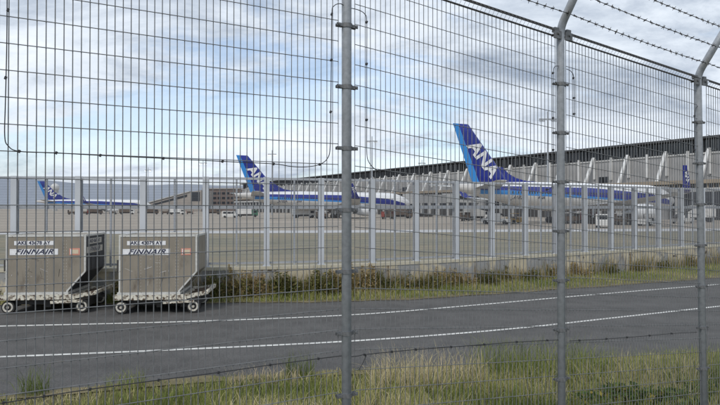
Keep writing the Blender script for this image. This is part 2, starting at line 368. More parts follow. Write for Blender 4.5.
# ---------------------------------------------------------------- the close fence's line (used by the ground too)
SIN, COS, X0F = 0.882, 0.471, -7.066
def s_of(x): return 2.0 / (2.38e-4 * (1409.0 - x))
def fpt(s, z, off=0.0): return Vector((s * SIN + X0F + COS * off, s * COS - SIN * off, z))   # off > 0: towards the viewer
def zoff(s): return 0.0 if s < 7.91 else -0.09 * (s - 7.91)
def fence_z(x, y): return EYE + (HOR - y) / F * s_of(x) * COS
FBASE, FTOP = 0.62, 4.40

# ================================================================ ground
def ground_z(X, Y):
    X, Y = np.asarray(X, float), np.asarray(Y, float)
    d = y_near(X) - Y
    t = np.clip((d - 0.2) / 4.6, 0, 1); t = t * t * (3 - 2 * t)
    s = (X - X0F) * SIN + Y * COS
    top = FBASE + np.clip(np.where(s < 7.91, 0.0, -0.09 * (s - 7.91)), -0.62, 0)
    wgt = np.clip((Y + 60) / 40, 0, 1) * np.clip((60 - np.abs(X)) / 40, 0, 1)
    return t * top * wgt + 0.03 * t * np.sin(X * 2.3) * np.sin(Y * 2.9 + X) * wgt
gx = np.r_[-7000, -3000, -1000, -300, -100, np.arange(-40, 45, 0.5), 60, 120, 300, 1000, 3000, 7000]
gy = np.r_[-3000, -600, -100, -60, -30, -15, np.arange(-6, 30, 0.4), 40, 60, 120, 300, 1000, 3000, 9000]
GX, GY = np.meshgrid(gx, gy); V = np.c_[GX.ravel(), GY.ravel(), ground_z(GX.ravel(), GY.ravel())]
nx_, ny_ = len(gx), len(gy); ii = np.arange(nx_ * ny_).reshape(ny_, nx_)
Fq = np.c_[ii[:-1, :-1].ravel(), ii[:-1, 1:].ravel(), ii[1:, 1:].ravel(), ii[1:, :-1].ravel()]
g = np_mesh('ground', V, Fq, M['soil'], k=4); struct(g)
def strip(name, fa, fb, z, mat, xs):
    A = np.c_[xs, fa(xs), np.full(len(xs), z)]; B = np.c_[xs, fb(xs), np.full(len(xs), z)]
    n = len(xs); i = np.arange(n - 1)
    return np_mesh(name, np.r_[A, B], np.c_[i, i + 1, n + i + 1, n + i], mat, k=4)
XS = np.arange(-60, 61, 0.5)
struct(strip('road', y_near, y_far, 0.006, M['asphalt'], XS))
struct(strip('road_marking', lambda x: y_low(x) - 0.058, lambda x: y_low(x) + 0.058, 0.012, M['paint'], XS))
struct(strip('road_marking', lambda x: y_up(x) - 0.062, lambda x: y_up(x) + 0.062, 0.012, M['paint'], XS))
struct(strip('verge_soil', lambda x: y_far(x) - 0.06 + 0.12 * np.sin(x * 3.1) * np.sin(x * 1.3), lambda x: y_wall(x) + 0.05, 0.018, M['verge'], XS))
struct(strip('road_edge_dirt', lambda x: y_near(x) - 0.15, lambda x: y_near(x) + 0.14 + 0.10 * np.sin(x * 2.7) * np.sin(x * 1.1 + 1) + 0.05 * np.sin(x * 9.3), 0.016, M['verge'], np.arange(-30, 31, 0.1)))
y_k = lambda x: 63.5 + 0.11 * np.asarray(x, float)
XL = np.r_[-1500, -400, np.arange(-120, 121, 4.0), 400, 1500]
struct(strip('infield_grass', lambda x: np.minimum(y_wall(x), y_k(x)) + 0.02, y_k, 0.006, M['infield'], np.arange(-110, 75, 1.0)))
struct(strip('service_road', y_k, lambda x: y_k(x) + 7.2, 0.010, M['strip'], np.arange(-110, 121, 2.0)))
struct(strip('apron', lambda x: np.maximum(y_k(x), -1e4) + 7.2, lambda x: 0 * x + 3500.0, 0.006, M['apron'], XL))

# ================================================================ sky is the world; distant low hills
NH = 160
def ridge(u): return 0.80 + 0.10 * math.sin(u * 3.1 + 0.4) + 0.05 * math.sin(u * 9.7 + 1.0) + 0.028 * math.sin(u * 23 + 2) + 0.014 * math.sin(u * 57)
mb = MB(); RRh = []
for i in range(NH + 1):
    u = -1.25 + 2.5 * i / NH; a = u; hh = 330 * ridge(u) * (1.0 - 0.16 * max(0.0, u + 0.6))
    RRh.append([(r * math.sin(a), r * math.cos(a), z) for r, z in ((5000, -2), (5250 + 60 * math.sin(u * 31), hh * 0.42), (5500, hh * 0.80), (5650, hh), (6000, hh * 0.7), (6600, -2))])
for p, q in zip(RRh, RRh[1:]):
    for k in range(5): mb.quad(p[k], q[k], q[k + 1], p[k + 1])
struct(mb.build('hills', pm('haze_tinted_hills', (0.30, 0.33, 0.38, 1), (0.27, 0.30, 0.35, 1), 0.002, 1.0, spec=0.0)))  # bluish air haze is put into the base colour, no volume

# ================================================================ terminal
TD = (-0.534, 0.845)
term = thing('terminal_building', 'long grey airport terminal with dark clerestory band and white raking struts', 'building', (87, 130, 0), math.atan2(TD[1], TD[0]))
TX0, TX1, BAY = -78.0, 322.0, 5.2
MB().box(TX0, TX1, -42, -0.25, 0, 16.3).build('core', M['twall'], term)
rf = MB(); prof = [(-42.5, 19.6), (1.1, 19.6), (1.1, 20.1), (-8, 20.9), (-42.5, 19.9)]
n0 = len(prof); rf.v = [(TX0 - 1, y, z) for y, z in prof] + [(TX1 + 1, y, z) for y, z in prof]
rf.f = [tuple(range(n0))[::-1], tuple(range(n0, 2 * n0))] + [(i, (i + 1) % n0, n0 + (i + 1) % n0, n0 + i) for i in range(n0)]
rf.build('roof', M['troof'], term)
MB().box(TX0, TX1, -41.5, -1.0, 16.3, 19.62).build('clerestory_glass', M['glassd'], term)
mu = MB()
for i in range(int((TX1 - TX0) / 1.3)):
    x = TX0 + 0.65 + i * 1.3; mu.box(x - 0.09, x + 0.09, -0.98, -0.78, 16.32, 19.58)
o = mu.build('clerestory_mullions', M['troof'], term); o['kind'] = 'stuff'
MB().box(TX0, TX1, -0.95, 0.25, 15.9, 16.3 - 0.004).build('gutter', M['tbeam'], term)
pan = MB().box(0.03, BAY - 0.03, -0.24, 0.0, 9.6, 15.88).mesh('wall_panel', M['twall'])
win = MB().box(1.0, 4.2, 0.003, 0.06, 9.9, 11.6).mesh('window', M['glassd'])
vst = MB().box(-0.24, 0.24, 0.01, 0.55, 11.0, 16.9).mesh('vertical_strut', M['strut'])
vlong = MB().box(-0.24, 0.24, 0.01, 0.55, 10.6, 16.9).mesh('vertical_strut', M['strut'])
rak = MB().hexa([(-0.36, 4.3, 9.45), (0.36, 4.3, 9.45), (0.36, 5.0, 9.45), (-0.36, 5.0, 9.45)], [(-0.36, 0.56, 17.2), (0.36, 0.56, 17.2), (0.36, 1.05, 17.2), (-0.36, 1.05, 17.2)]).mesh('raking_strut', M['strut'])
colm = MB().box(-0.3, 0.3, 5.02, 5.7, 0, 6.6).mesh('column', M['tbeam'])
pgl = MB().box(0.42, BAY - 0.42, 5.0, 5.12, 3.2, 6.55).mesh('window', M['glassd'])
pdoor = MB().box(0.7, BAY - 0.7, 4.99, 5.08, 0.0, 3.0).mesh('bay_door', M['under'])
NB = int((TX1 - TX0) / BAY)
for i in range(NB):
    x = TX0 + i * BAY
    put('wall_panel', pan, term, (x, 0, 0))
    if i % 2 == 0:
        put('raking_strut', rak, term, (x, 0, 0)); put('vertical_strut', vst, term, (x, 0, 0))
    else: put('vertical_strut', vlong, term, (x, 0, 0))
    if i % 9 in (3,): put('window', win, term, (x, 0, 0))
    put('column', colm, term, (x, 0, 0)); 
    put('window', pgl, term, (x, 0, 0))
    if i % 3 != 1: put('bay_door', pdoor, term, (x, 0, 0))
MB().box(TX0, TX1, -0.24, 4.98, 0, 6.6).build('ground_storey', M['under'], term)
MB().box(TX0, TX1, -0.24, 5.9, 6.6, 7.5).build('lower_fascia', M['tbeam'], term)
MB().box(TX0, TX1, -0.24, 5.3, 7.5, 8.55).build('gallery_glass', M['glassd'], term)
MB().box(TX0, TX1, -0.24, 6.0, 8.55, 9.44).build('upper_fascia', M['tan'], term)
mu = MB()
for i in range(int((TX1 - TX0) / 1.3)):
    x = TX0 + 0.65 + i * 1.3; mu.box(x - 0.12, x + 0.12, 5.3, 5.5, 7.52, 8.53)
o = mu.build('gallery_mullions', M['tan'], term); o['kind'] = 'stuff'

# far end blocks of the terminal
b = thing('brown_block', 'low reddish-brown block with rows of windows beyond the second aircraft tail', 'building', W(203, 208, 470).to_tuple()[:2] + (0,), R(-6))
MB().box(0, 36, 0, 30, 0, 18.5).build('wall', M['brown'], b)
MB().box(-0.8, 37, -0.8, 30.5, 18.5, 19.4).build('roof', M['beige'], b)
wm = MB().box(0, 2.6, -0.25, -0.02, 0, 1.9).mesh('window', M['glassd'])
for r_ in range(3):
    for i in range(9): put('window', wm, b, (1.3 + i * 3.8, 0, 6.2 + r_ * 4.0))
b = thing('sloping_wing', 'beige wing with a long sloping roof beside the brown block', 'building', W(149, 208, 430).to_tuple()[:2] + (0,), R(-4))
MB().prism([(0, 0), (41, 0), (41, 16.5), (32, 15.0), (0, 6.5)], 0, 25).build('wall', M['beige'], b)
MB().hexa([(-1, -0.8, 6.6), (32, -0.8, 15.1), (32, 26, 15.1), (-1, 26, 6.6)], [(-1, -0.8, 7.3), (32, -0.8, 15.8), (32, 26, 15.8), (-1, 26, 7.3)]).build('roof', M['tbeam'], b)
MB().hexa([(3, -0.2, 4.6), (30, -0.2, 11.4), (30, -0.02, 11.4), (3, -0.02, 4.6)], [(3, -0.2, 5.9), (30, -0.2, 13.2), (30, -0.02, 13.2), (3, -0.02, 5.9)]).build('window_band', M['glassd'], b)
MB().box(33, 40, -0.2, -0.02, 8, 15).build('window_band', M['glassd'], b)
b = thing('radar_tower', 'white radome ball on a slim tower behind the leftmost tail fin', 'tower', W(55, 208, 520).to_tuple()[:2] + (0,))
MB().tube([(0, 0, 0), (0, 0, 17)], [2.0, 1.6], 12).build('shaft', M['tbeam'], b)
MB().tube([(0, 0, 17), (0, 0, 19)], [2.8, 3.0], 14).build('gallery', M['tbeam'], b)
sp = [[(3.7 * math.sin(t) * math.cos(a), 3.7 * math.sin(t) * math.sin(a), 22 - 3.7 * math.cos(t)) for a in np.linspace(0, 2 * math.pi, 20, endpoint=False)] for t in np.linspace(0.3, math.pi - 0.02, 12)]
MB().rings(sp).build('radome', M['strut'], b, True)

# ================================================================ airliners
def foil(xl, xt, y, z, th, n=9, vertical=False):
    c = xl - xt; up, dn = [], []
    for i in range(n + 1):
        t = 0.5 - 0.5 * math.cos(math.pi * i / n); h = th * c * (2.969 * math.sqrt(t) - 1.26 * t - 3.516 * t * t + 2.843 * t**3 - 1.036 * t**4) / 2 * 1.0
        up.append((xl - t * c, h)); dn.append((xl - t * c, -h))
    ring = up + dn[-2:0:-1]
    return [(x, y + h, z) if vertical else (x, y, z + h) for x, h in ring]
FZ0, FZ1 = 6.6, 16.5
def fin_le(z):
    t = (z - FZ0) / (FZ1 - FZ0); return -15.2 + t * (-24.2 + 15.2)
def fin_te(z):
    t = (z - FZ0) / (FZ1 - FZ0); return -23.3 + t * (-27.3 + 23.3)
def airliner(label):
    root = thing('airliner', label, 'airplane', group='airliners parked nose-in at the terminal')
    def sect(x):
        top, bot, wd = 7.35, 2.25, 2.52
        if x > 19.5:
            t = min(1.0, (27.5 - x) / 8.0); k = 1 - t
            top = 4.15 + 3.2 * max(0.0, 1 - k ** 1.75) ** 0.72; bot = 4.15 - 1.9 * max(0.0, 1 - k ** 2.4) ** 0.62; wd = 2.52 * max(0.0, 1 - k ** 2.1) ** 0.6
        if x < -7:
            t = (-7 - x) / 20.5; top = 7.35 - 0.75 * t ** 2.2; bot = 2.25 + 3.65 * t ** 1.3; wd = 2.52 * (1 - 0.9 * t ** 1.8)
        return top, bot, wd
    RR = []
    xs = list(np.linspace(-27.5, -7, 22)) + list(np.linspace(-5, 19, 10)) + list(27.5 - 8.0 * (1 - np.sin(np.linspace(0.02, math.pi / 2, 14))))
    for x in xs:
        top, bot, wd = sect(x); c, h = (top + bot) / 2, max((top - bot) / 2, 0.03); wd = max(wd, 0.03)
        RR.append([(x, wd * math.sin(a), c + h * math.cos(a)) for a in np.linspace(0, 2 * math.pi, 36, endpoint=False)])
    body = MB().rings(RR).build('fuselage', M['livery'], root, True)
    wn = MB(); dr = MB()
    for sgn in (-1, 1):
        for x in np.arange(-16.5, 20.5, 0.56):
            top, bot, wd = sect(x); c, h = (top + bot) / 2, (top - bot) / 2
            q = []
            for dx, z in ((-0.14, 5.22), (0.14, 5.22), (0.14, 5.6), (-0.14, 5.6)):
                yy = wd * math.sqrt(max(0, 1 - ((z - c) / h) ** 2)) + 0.015; q.append((x + dx, sgn * yy, z))
            wn.quad(*(q if sgn < 0 else q[::-1]))
    o = wn.build('cabin_windows', M['glassd'], body); o['kind'] = 'stuff'
    ck = MB()
    for sgn in (-1, 1):
        for xa, xb in ((24.6, 25.4), (23.6, 24.5)):
            q = []
            for x, z in ((xa, 5.55), (xb, 5.45), (xb - 0.25, 6.05), (xa, 6.3)):
                top, bot, wd = sect(x); c, h = (top + bot) / 2, (top - bot) / 2
                q.append((x, sgn * (wd * math.sqrt(max(0, 1 - min(1, ((z - c) / h) ** 2))) + 0.03), z))
            ck.quad(*(q if sgn < 0 else q[::-1]))
    ck.build('cockpit_windows', M['glassd'], body)
    # registration and title marks under the stripe on the rear body
    for s_, x, zt in (('JA602A', -15.2, 4.55), ('ANA', -10.6, 4.55)):
        for sgn in (-1, 1):
            me = text_mesh(s_, 0.85 if s_ == 'JA602A' else 0.7, M['navy'], ext=0.0, bold=0.02)
            for v in me.vertices:
                px, pz = v.co.x, v.co.y; X_ = x + (px if sgn < 0 else -px); z = zt + pz
                top, bot, wd = sect(X_); c, h = (top + bot) / 2, (top - bot) / 2
                v.co = (X_, sgn * (wd * math.sqrt(max(0.0, 1 - ((z - c) / h) ** 2)) + 0.02), z)
            put('lettering', me, body)
    # fin, rudder strip and its letters
    strp = 1.15
    fin = MB().rings([foil(fin_le(z), fin_te(z) + strp * (1 - 0.35 * (z - FZ0) / 9.9), 0, z, 0.095, 9, True) for z in np.linspace(FZ0, FZ1, 8)]).build('fin', M['pblue'], root, True)
    rd = MB()
    for z0_, z1_ in ((FZ0 + 0.3, FZ1),):
        def rr(z):
            wv = strp * (1 - 0.35 * (z - FZ0) / 9.9); return [(fin_te(z) + wv + 0.25, -0.10, z), (fin_te(z) + wv + 0.25, 0.10, z), (fin_te(z), 0.02, z), (fin_te(z), -0.02, z)]
        rd.rings([rr(z0_), rr(z1_)])
    rd.build('rudder', M['plight'], fin)
    MB().prism([(-9.5, 7.2), (-9.5, 7.37), (-12.2, 7.55), (-14.2, 7.95), (-15.8, 8.65), (-17.2, 9.7), (-18.6, 9.6), (-18.6, 7.0)], -0.10, 0.10).build('dorsal_fillet', M['pblue'], fin)
    ang = math.atan2(-(FZ1 - FZ0), (fin_le(FZ0) - fin_le(FZ1)))
    for sgn in (-1, 1):
        me = refine(text_mesh('ANA', 3.3, M['plate'], shear=0.22, bold=0.11, ext=0.0, spacing=1.0), 0.5)
        ca, sa = math.cos(ang), math.sin(ang)
        for v in me.vertices:
            px, pz = (v.co.x, v.co.y)
            if sgn > 0: px = -px
            X_ = px * ca - pz * sa; Z_ = px * sa + pz * ca
            X_ += -21.45; Z_ += 11.0
            le, te = fin_le(Z_), fin_te(Z_) + 1.0; c = max(le - te, 0.3); t = min(max((le - X_) / c, 0.001), 0.999)
            h = 0.095 * c * (2.969 * math.sqrt(t) - 1.26 * t - 3.516 * t * t + 2.843 * t**3 - 1.036 * t**4) / 2
            v.co = (X_, sgn * (h + 0.06), Z_)
        put('lettering', me, fin)
    for sgn in (-1, 1):
        wg = MB().rings([foil(9.2, -1.6, sgn * 1.2, 3.05, 0.12), foil(4.6, -2.4, sgn * 8.6, 3.55, 0.115), foil(-4.0, -6.7, sgn * 24.2, 5.0, 0.10)]).build('wing', M['pgrey'], root, True)
        wl = MB().rings([foil(-4.05, -6.7, sgn * 24.2, 5.03, 0.10), foil(-4.9, -6.9, sgn * 24.9, 5.35, 0.09), foil(-5.6, -7.2, sgn * 25.25, 6.1, 0.08), foil(-7.1, -8.0, sgn * 25.75, 8.6, 0.07)]).build('winglet', M['pblue'], wg, True)
        me = text_mesh('ANA', 0.9, M['plate'], shear=0.2, bold=0.03, ext=0.0)
        for sd in (-1, 1):
            m2 = me.copy()
            for v in m2.vertices:
                px, pz = v.co.x * sd, v.co.y; z = 7.0 + px * -0.8 + pz * 0.5; xx = -6.75 + px * 0.5 + pz * 0.8
                v.co = (xx, sgn * (25.25 + (z - 6.1) * 0.2) + sd * 0.09, z)
            put('lettering', m2, wl)
        MB().rings([foil(-18.3, -23.6, sgn * 0.7, 6.0, 0.09), foil(-24.2, -26.3, sgn * 9.3, 6.9, 0.08)]).build('tailplane', M['pgrey'], root, True)
        # engine
        en = MB(); yc, zc_ = sgn * 7.9, 2.05
        pr = [(9.2, 0.95), (9.75, 1.15), (9.9, 1.28), (9.6, 1.40), (8.4, 1.50), (6.2, 1.42), (4.4, 1.10), (4.0, 0.80)]
        en.rings([[(x, yc + r * math.sin(a), zc_ + r * math.cos(a)) for a in np.linspace(0, 2 * math.pi, 24, endpoint=False)] for x, r in pr])
        eo = en.build('engine', M['pwhite'], root, True)
        MB().tube([(9.25, yc, zc_), (9.3, yc, zc_)], 0.93, 20).build('intake', M['under'], eo)
        MB().tube([(4.2, yc, zc_), (2.6, yc, zc_)], [0.7, 0.25], 16).build('exhaust_cone', M['metal'], eo)
        MB().hexa([(8.2, yc - 0.15, 3.3), (8.2, yc + 0.15, 3.3), (1.5, yc + 0.15, 2.6), (1.5, yc - 0.15, 2.6)], [(6.0, yc - 0.15, 3.75), (6.0, yc + 0.15, 3.75), (0.5, yc + 0.15, 3.5), (0.5, yc - 0.15, 3.5)]).build('pylon', M['pwhite'], eo)
        gr = MB().tube([(-0.5, sgn * 4.6, 3.3), (-0.9, sgn * 4.6, 0.7)], 0.2, 8).build('landing_gear', M['metal'], root)
        for dx in (-1.55, -0.25):
            for dy in (-0.45, 0.45): MB().tube([(dx, sgn * 4.6 + dy - 0.2, 0.58), (dx, sgn * 4.6 + dy + 0.2, 0.58)], 0.58, 16).build('wheel', M['rubber'], gr)
    gr = MB().tube([(21.0, 0, 2.6), (20.8, 0, 0.5)], 0.14, 8).build('landing_gear', M['metal'], root)
    for dy in (-0.3, 0.3): MB().tube([(20.8, dy - 0.15, 0.47), (20.8, dy + 0.15, 0.47)], 0.47, 14).build('wheel', M['rubber'], gr)
    return root
def place_plane(o, px, Y, hd):
    h = R(hd); p = W(px, 0, Y); o.location = (p.x + 27.3 * math.cos(h), Y + 27.3 * math.sin(h), 0); o.rotation_euler = (0, 0, h)
pl1 = airliner('airliner with the tallest blue ANA fin, nearest behind the pale fence')
place_plane(pl1, 453, 90.3, 26.5)
pl2 = copy_tree(pl1); pl2['label'] = 'airliner with mid-sized blue ANA fin beside the tall central fence post'; place_plane(pl2, 236, 144.7, 30)
pl3 = copy_tree(pl1); pl3['label'] = 'small distant airliner with blue fin in front of the white radome'; place_plane(pl3, 37, 284, 28)

# jet bridges
def jet_bridge(label, p, hd, ln):
    b = thing('jet_bridge', label, 'jet bridge', (p[0], p[1], 0), hd, 'jet bridges')
    t_ = MB().box(0, ln * 0.55, -1.5, 1.5, 4.6, 7.5).build('tunnel', M['tbeam'], b)
    MB().box(ln * 0.5, ln, -1.25, 1.25, 4.4, 7.1).build('tunnel', M['twall'], b)
    gl = MB()
    for sd in (-1, 1): gl.box(1, ln * 0.5 - 1, sd * 1.51 - 0.02, sd * 1.51 + 0.02, 5.6, 6.8)
    gl.build('window_band', M['glassd'], t_)
    MB().tube([(0, 0, 0), (0, 0, 8.0)], 2.1, 14).build('rotunda', M['twall'], b)
    MB().box(ln, ln + 2.6, -2.0, 2.0, 4.1, 7.3).build('cab', M['tbeam'], b)
    for sd in (-1, 1): MB().bar((ln * 0.82, sd * 1.8, 0), (ln * 0.82, sd * 1.8, 4.5), 0.45, 0.45).build('leg', M['tbeam'], b)
    MB().box(ln * 0.78, ln * 0.86, -2.4, 2.4, 0.05, 1.0).build('wheel_bogie', M['under'], b)
tp = lambda x, y: (87 + TD[0] * x - TD[1] * y, 130 + TD[1] * x + TD[0] * y)
jet_bridge('grey boarding bridge reaching to the nose of the nearest airliner', tp(13, 8.5), R(200), 17)
jet_bridge('grey boarding bridge reaching towards the airliner beside the central post', tp(74, 8.5), R(205), 26)

# apron floodlight masts
def mast(px, py, Y, label):
    H = EYE + (HOR - py) / F * Y
    b = thing('floodlight_mast', label, 'light pole', (W(px, 0, Y).x, Y, 0), 0, 'apron floodlight masts')
    MB().tube([(0, 0, 0), (0, 0, H + 1.5)], [0.30, 0.13], 10).build('pole', M['galv'], b)
    MB().box(-1.7, 1.7, -0.14, 0.14, H - 0.18, H + 0.12).build('crossarm', M['galv'], b)
    for x in (-1.5, -0.9, 0.9, 1.5):
        MB().hexa([(x - 0.24, -0.45, H - 0.62), (x + 0.24, -0.45, H - 0.62), (x + 0.24, 0.2, H - 0.30), (x - 0.24, 0.2, H - 0.30)], [(x - 0.24, -0.35, H - 0.32), (x + 0.24, -0.35, H - 0.32), (x + 0.24, 0.3, H - 0.19), (x - 0.24, 0.3, H - 0.19)]).build('lamp_head', M['metal'], b)
mast(548, 119, 112, 'tallest floodlight mast standing just beside the second fence post')
mast(372, 141, 178, 'floodlight mast just to the right of the thick central fence post')
mast(272, 154, 222, 'floodlight mast right of the mid-sized blue tail fin')
mast(203, 163, 265, 'small floodlight mast above the brown block')
mast(148, 170, 310, 'tiny far floodlight mast above the sloping wing')
mast(422, 163, 262, 'short floodlight mast showing above the terminal roof left of the tallest fin')
mast(541, 153, 262, 'short floodlight mast showing above the terminal roof right of the tallest fin')

# ================================================================ ground vehicles on the apron
whl = MB().tube([(0, -0.11, 0), (0, 0.11, 0)], 0.33, 14).mesh('wheel', M['rubber'])
def wheels(b, xs, hw, r=0.33):
    for x in xs:
        for sd in (-1, 1):
            o = put('wheel', whl, b, (x, sd * hw, r)); o.scale = (r / 0.33,) * 3
GV = 'ground vehicles on the apron'
def at(px, Y): return (W(px, 0, Y).x, Y, 0)
def van(px, Y, label, rz, mat='vwhite'):
    b = thing('van', label, 'van', at(px, Y), rz, GV)
    body = MB().prism([(-2.1, 0.35), (2.1, 0.35), (2.12, 0.95), (1.75, 1.15), (1.35, 1.9), (-2.0, 1.95), (-2.12, 1.0)], -0.85, 0.85).build('body', M[mat], b)
    MB().hexa([(1.42, -0.74, 1.84), (1.42, 0.74, 1.84), (1.78, 0.76, 1.17), (1.78, -0.76, 1.17)][::-1], [(1.46, -0.74, 1.86), (1.46, 0.74, 1.86), (1.82, 0.76, 1.19), (1.82, -0.76, 1.19)][::-1]).build('windscreen', M['glassd'], b)
    for sd in (-1, 1):
        for x0_, x1_ in ((-1.8, -0.75), (-0.6, 0.4), (0.5, 1.3)):
            MB().box(x0_, x1_, sd * 0.862 - 0.01, sd * 0.862 + 0.01, 1.18, 1.75).build('window', M['glassd'], b)
    MB().box(-2.08, -2.05, -0.65, 0.65, 1.2, 1.8).build('window', M['glassd'], b, loc=(-0.035, 0, 0))
    MB().box(2.12, 2.2, -0.84, 0.84, 0.35, 0.55).build('bumper', M['under'], b)
    wheels(b, (-1.35, 1.35), 0.8)
def truck(px, Y, label, rz, mat='vwhite', box='vwhite', h=3.3, ln=4.2):
    b = thing('service_truck', label, 'truck', at(px, Y), rz, GV)
    cb = MB().prism([(0.9, 0.5), (2.7, 0.5), (2.72, 1.2), (2.45, 2.2), (0.9, 2.25)], -1.0, 1.0).build('cab', M[mat], b)
    for sd in (-1, 1): MB().box(1.3, 2.3, sd * 1.012 - 0.01, sd * 1.012 + 0.01, 1.35, 2.0).build('window', M['glassd'], cb)
    MB().box(-ln + 0.7, 0.8, -1.1, 1.1, 0.95, h).build('cargo_box', M[box], b)
    MB().box(-ln + 0.7, 2.6, -0.5, 0.5, 0.45, 0.93).build('chassis', M['under'], b)
    wheels(b, (-ln + 1.6, 1.9), 0.9, 0.42)
def tug(px, Y, label, rz, mat='vwhite'):
    b = thing('tow_tractor', label, 'tractor', at(px, Y), rz, GV)
    MB().prism([(-1.6, 0.3), (1.7, 0.3), (1.7, 1.0), (0.3, 1.15), (0.25, 0.75), (-0.6, 0.75), (-0.65, 1.1), (-1.6, 1.1)], -0.8, 0.8).build('body', M[mat], b)
    MB().box(-0.75, 0.35, -0.78, 0.78, 1.78, 1.88).build('roof', M[mat], b)
    for x in (-0.68, 0.28):
        for sd in (-1, 1): MB().box(x - 0.04, x + 0.04, sd * 0.72 - 0.04, sd * 0.72 + 0.04, 1.0, 1.785).build('roof_post', M['under'], b)
    MB().box(-0.55, -0.1, -0.35, 0.35, 0.76, 1.25).build('seat', M['rubber'], b)
    wheels(b, (-1.05, 1.1), 0.75, 0.36)
def cart(px, Y, label, rz, mat='vbrown', top='vwhite'):
    b = thing('baggage_cart', label, 'cart', at(px, Y), rz, GV)
    MB().box(-1.5, 1.5, -0.75, 0.75, 0.45, 0.6).build('deck', M['under'], b)
    MB().box(-1.5, -1.42, -0.75, 0.75, 0.602, 1.9).build('end_panel', M[mat], b); MB().box(1.42, 1.5, -0.75, 0.75, 0.602, 1.9).build('end_panel', M[mat], b)
    MB().box(-1.55, 1.55, -0.8, 0.8, 1.902, 1.98).build('roof', M[top], b)
    MB().box(-1.3, 1.1, -0.6, 0.6, 0.602, 1.35).build('load', M['vbrown'], b)
    MB().bar((1.5, 0, 0.45), (2.4, 0, 0.3), 0.08, 0.08).build('drawbar', M['under'], b)
    wheels(b, (-1.1, 1.1), 0.65, 0.24)
def loader(px, Y, label, rz, mat='vwhite'):
    b = thing('belt_loader', label, 'loader', at(px, Y), rz, GV)
    MB().box(-2.4, 2.4, -0.8, 0.8, 0.35, 0.95).build('chassis', M[mat], b)
    MB().hexa([(-3.4, -0.45, 0.95), (3.4, -0.45, 2.75), (3.4, 0.45, 2.75), (-3.4, 0.45, 0.95)], [(-3.4, -0.45, 1.2), (3.4, -0.45, 3.0), (3.4, 0.45, 3.0), (-3.4, 0.45, 1.2)]).build('belt', M['under'], b)
    MB().box(-0.9, 0.2, 0.46, 0.8, 0.952, 1.9).build('cab', M[mat], b)
    MB().box(1.3, 1.5, -0.2, 0.2, 0.952, 2.2).build('lift', M['metal'], b)
    wheels(b, (-1.7, 1.7), 0.75, 0.36)
van(604, 80, 'white van parked below the nearest airliner between pale fence posts', R(60))
tug(649, 88, 'white tow tractor under the nose end of the nearest airliner', R(200))
truck(694, 112, 'white service truck beside the third tall fence post', R(160))
loader(683, 101, 'white belt loader standing left of the service truck by the third tall post', R(35))
cart(588, 104, 'brick-red baggage cart left of the white van', R(20), 'vred', 'vred')
cart(622, 92, 'brown baggage cart just right of the white van', R(10))
cart(570, 99, 'dark brown baggage cart hidden low beside the second tall post', R(15))
loader(496, 97, 'white belt loader below the root of the tallest fin', R(150))
tug(516, 100, 'ochre tow tractor below the rear of the nearest airliner', R(20), 'vyellow')
truck(478, 128, 'white truck below the tail cone of the nearest airliner', R(30), 'vwhite', 'pgrey')
cart(463, 120, 'brown cart below the tallest fin trailing edge', R(40))
truck(402, 150, 'dark brown truck beneath the nose of the airliner beside the central post', R(15), 'vbrown', 'vbrown')
cart(388, 140, 'red cart right of the floodlight mast near the central post', R(25), 'vred', 'vbrown')
cart(322, 146, 'dark cart beneath the middle of the airliner beside the central post', R(20))
truck(305, 158, 'white lorry under the wing of the airliner beside the central post', R(25), 'vwhite', 'vwhite')
truck(249, 172, 'green and white lorry below the mid-sized fin', R(10), 'vgreen', 'vwhite', 3.0)
van(230, 160, 'white van alone on the tan apron left of the mid-sized fin', R(5))
for i, (px, Y, kd, c, lb) in enumerate([
    (72, 240, 'cart', 'vbrown', 'brown cart under the rear of the small distant airliner'),
    (84, 236, 'cart', 'vred', 'dull red cart under the middle of the small distant airliner'),
    (96, 243, 'truck', 'vbrown', 'brown lorry under the wing of the small distant airliner'),
    (113, 250, 'cart', 'vwhite', 'pale cart under the nose of the small distant airliner'),
    (128, 248, 'truck', 'vwhite', 'white lorry just ahead of the small distant airliner'),
    (152, 245, 'truck', 'vbrown', 'dark lorry at the low end of the sloping wing'),
    (165, 250, 'cart', 'vbrown', 'dark cart in front of the sloping wing'),
    (178, 238, 'truck', 'vwhite', 'white lorry in front of the tall end of the sloping wing'),
    (190, 252, 'cart', 'vred', 'dull red cart at the tall end of the sloping wing'),
    (214, 246, 'truck', 'vbrown', 'brown lorry in front of the brown block')]):
    if kd == 'cart': cart(px, Y, lb, R(8 + 5 * (i % 3)), c, 'vwhite' if i % 2 else 'vbrown')
    else: truck(px, Y, lb, R(5 + 9 * (i % 3)), c, c if i % 2 else 'vbrown', 3.1)

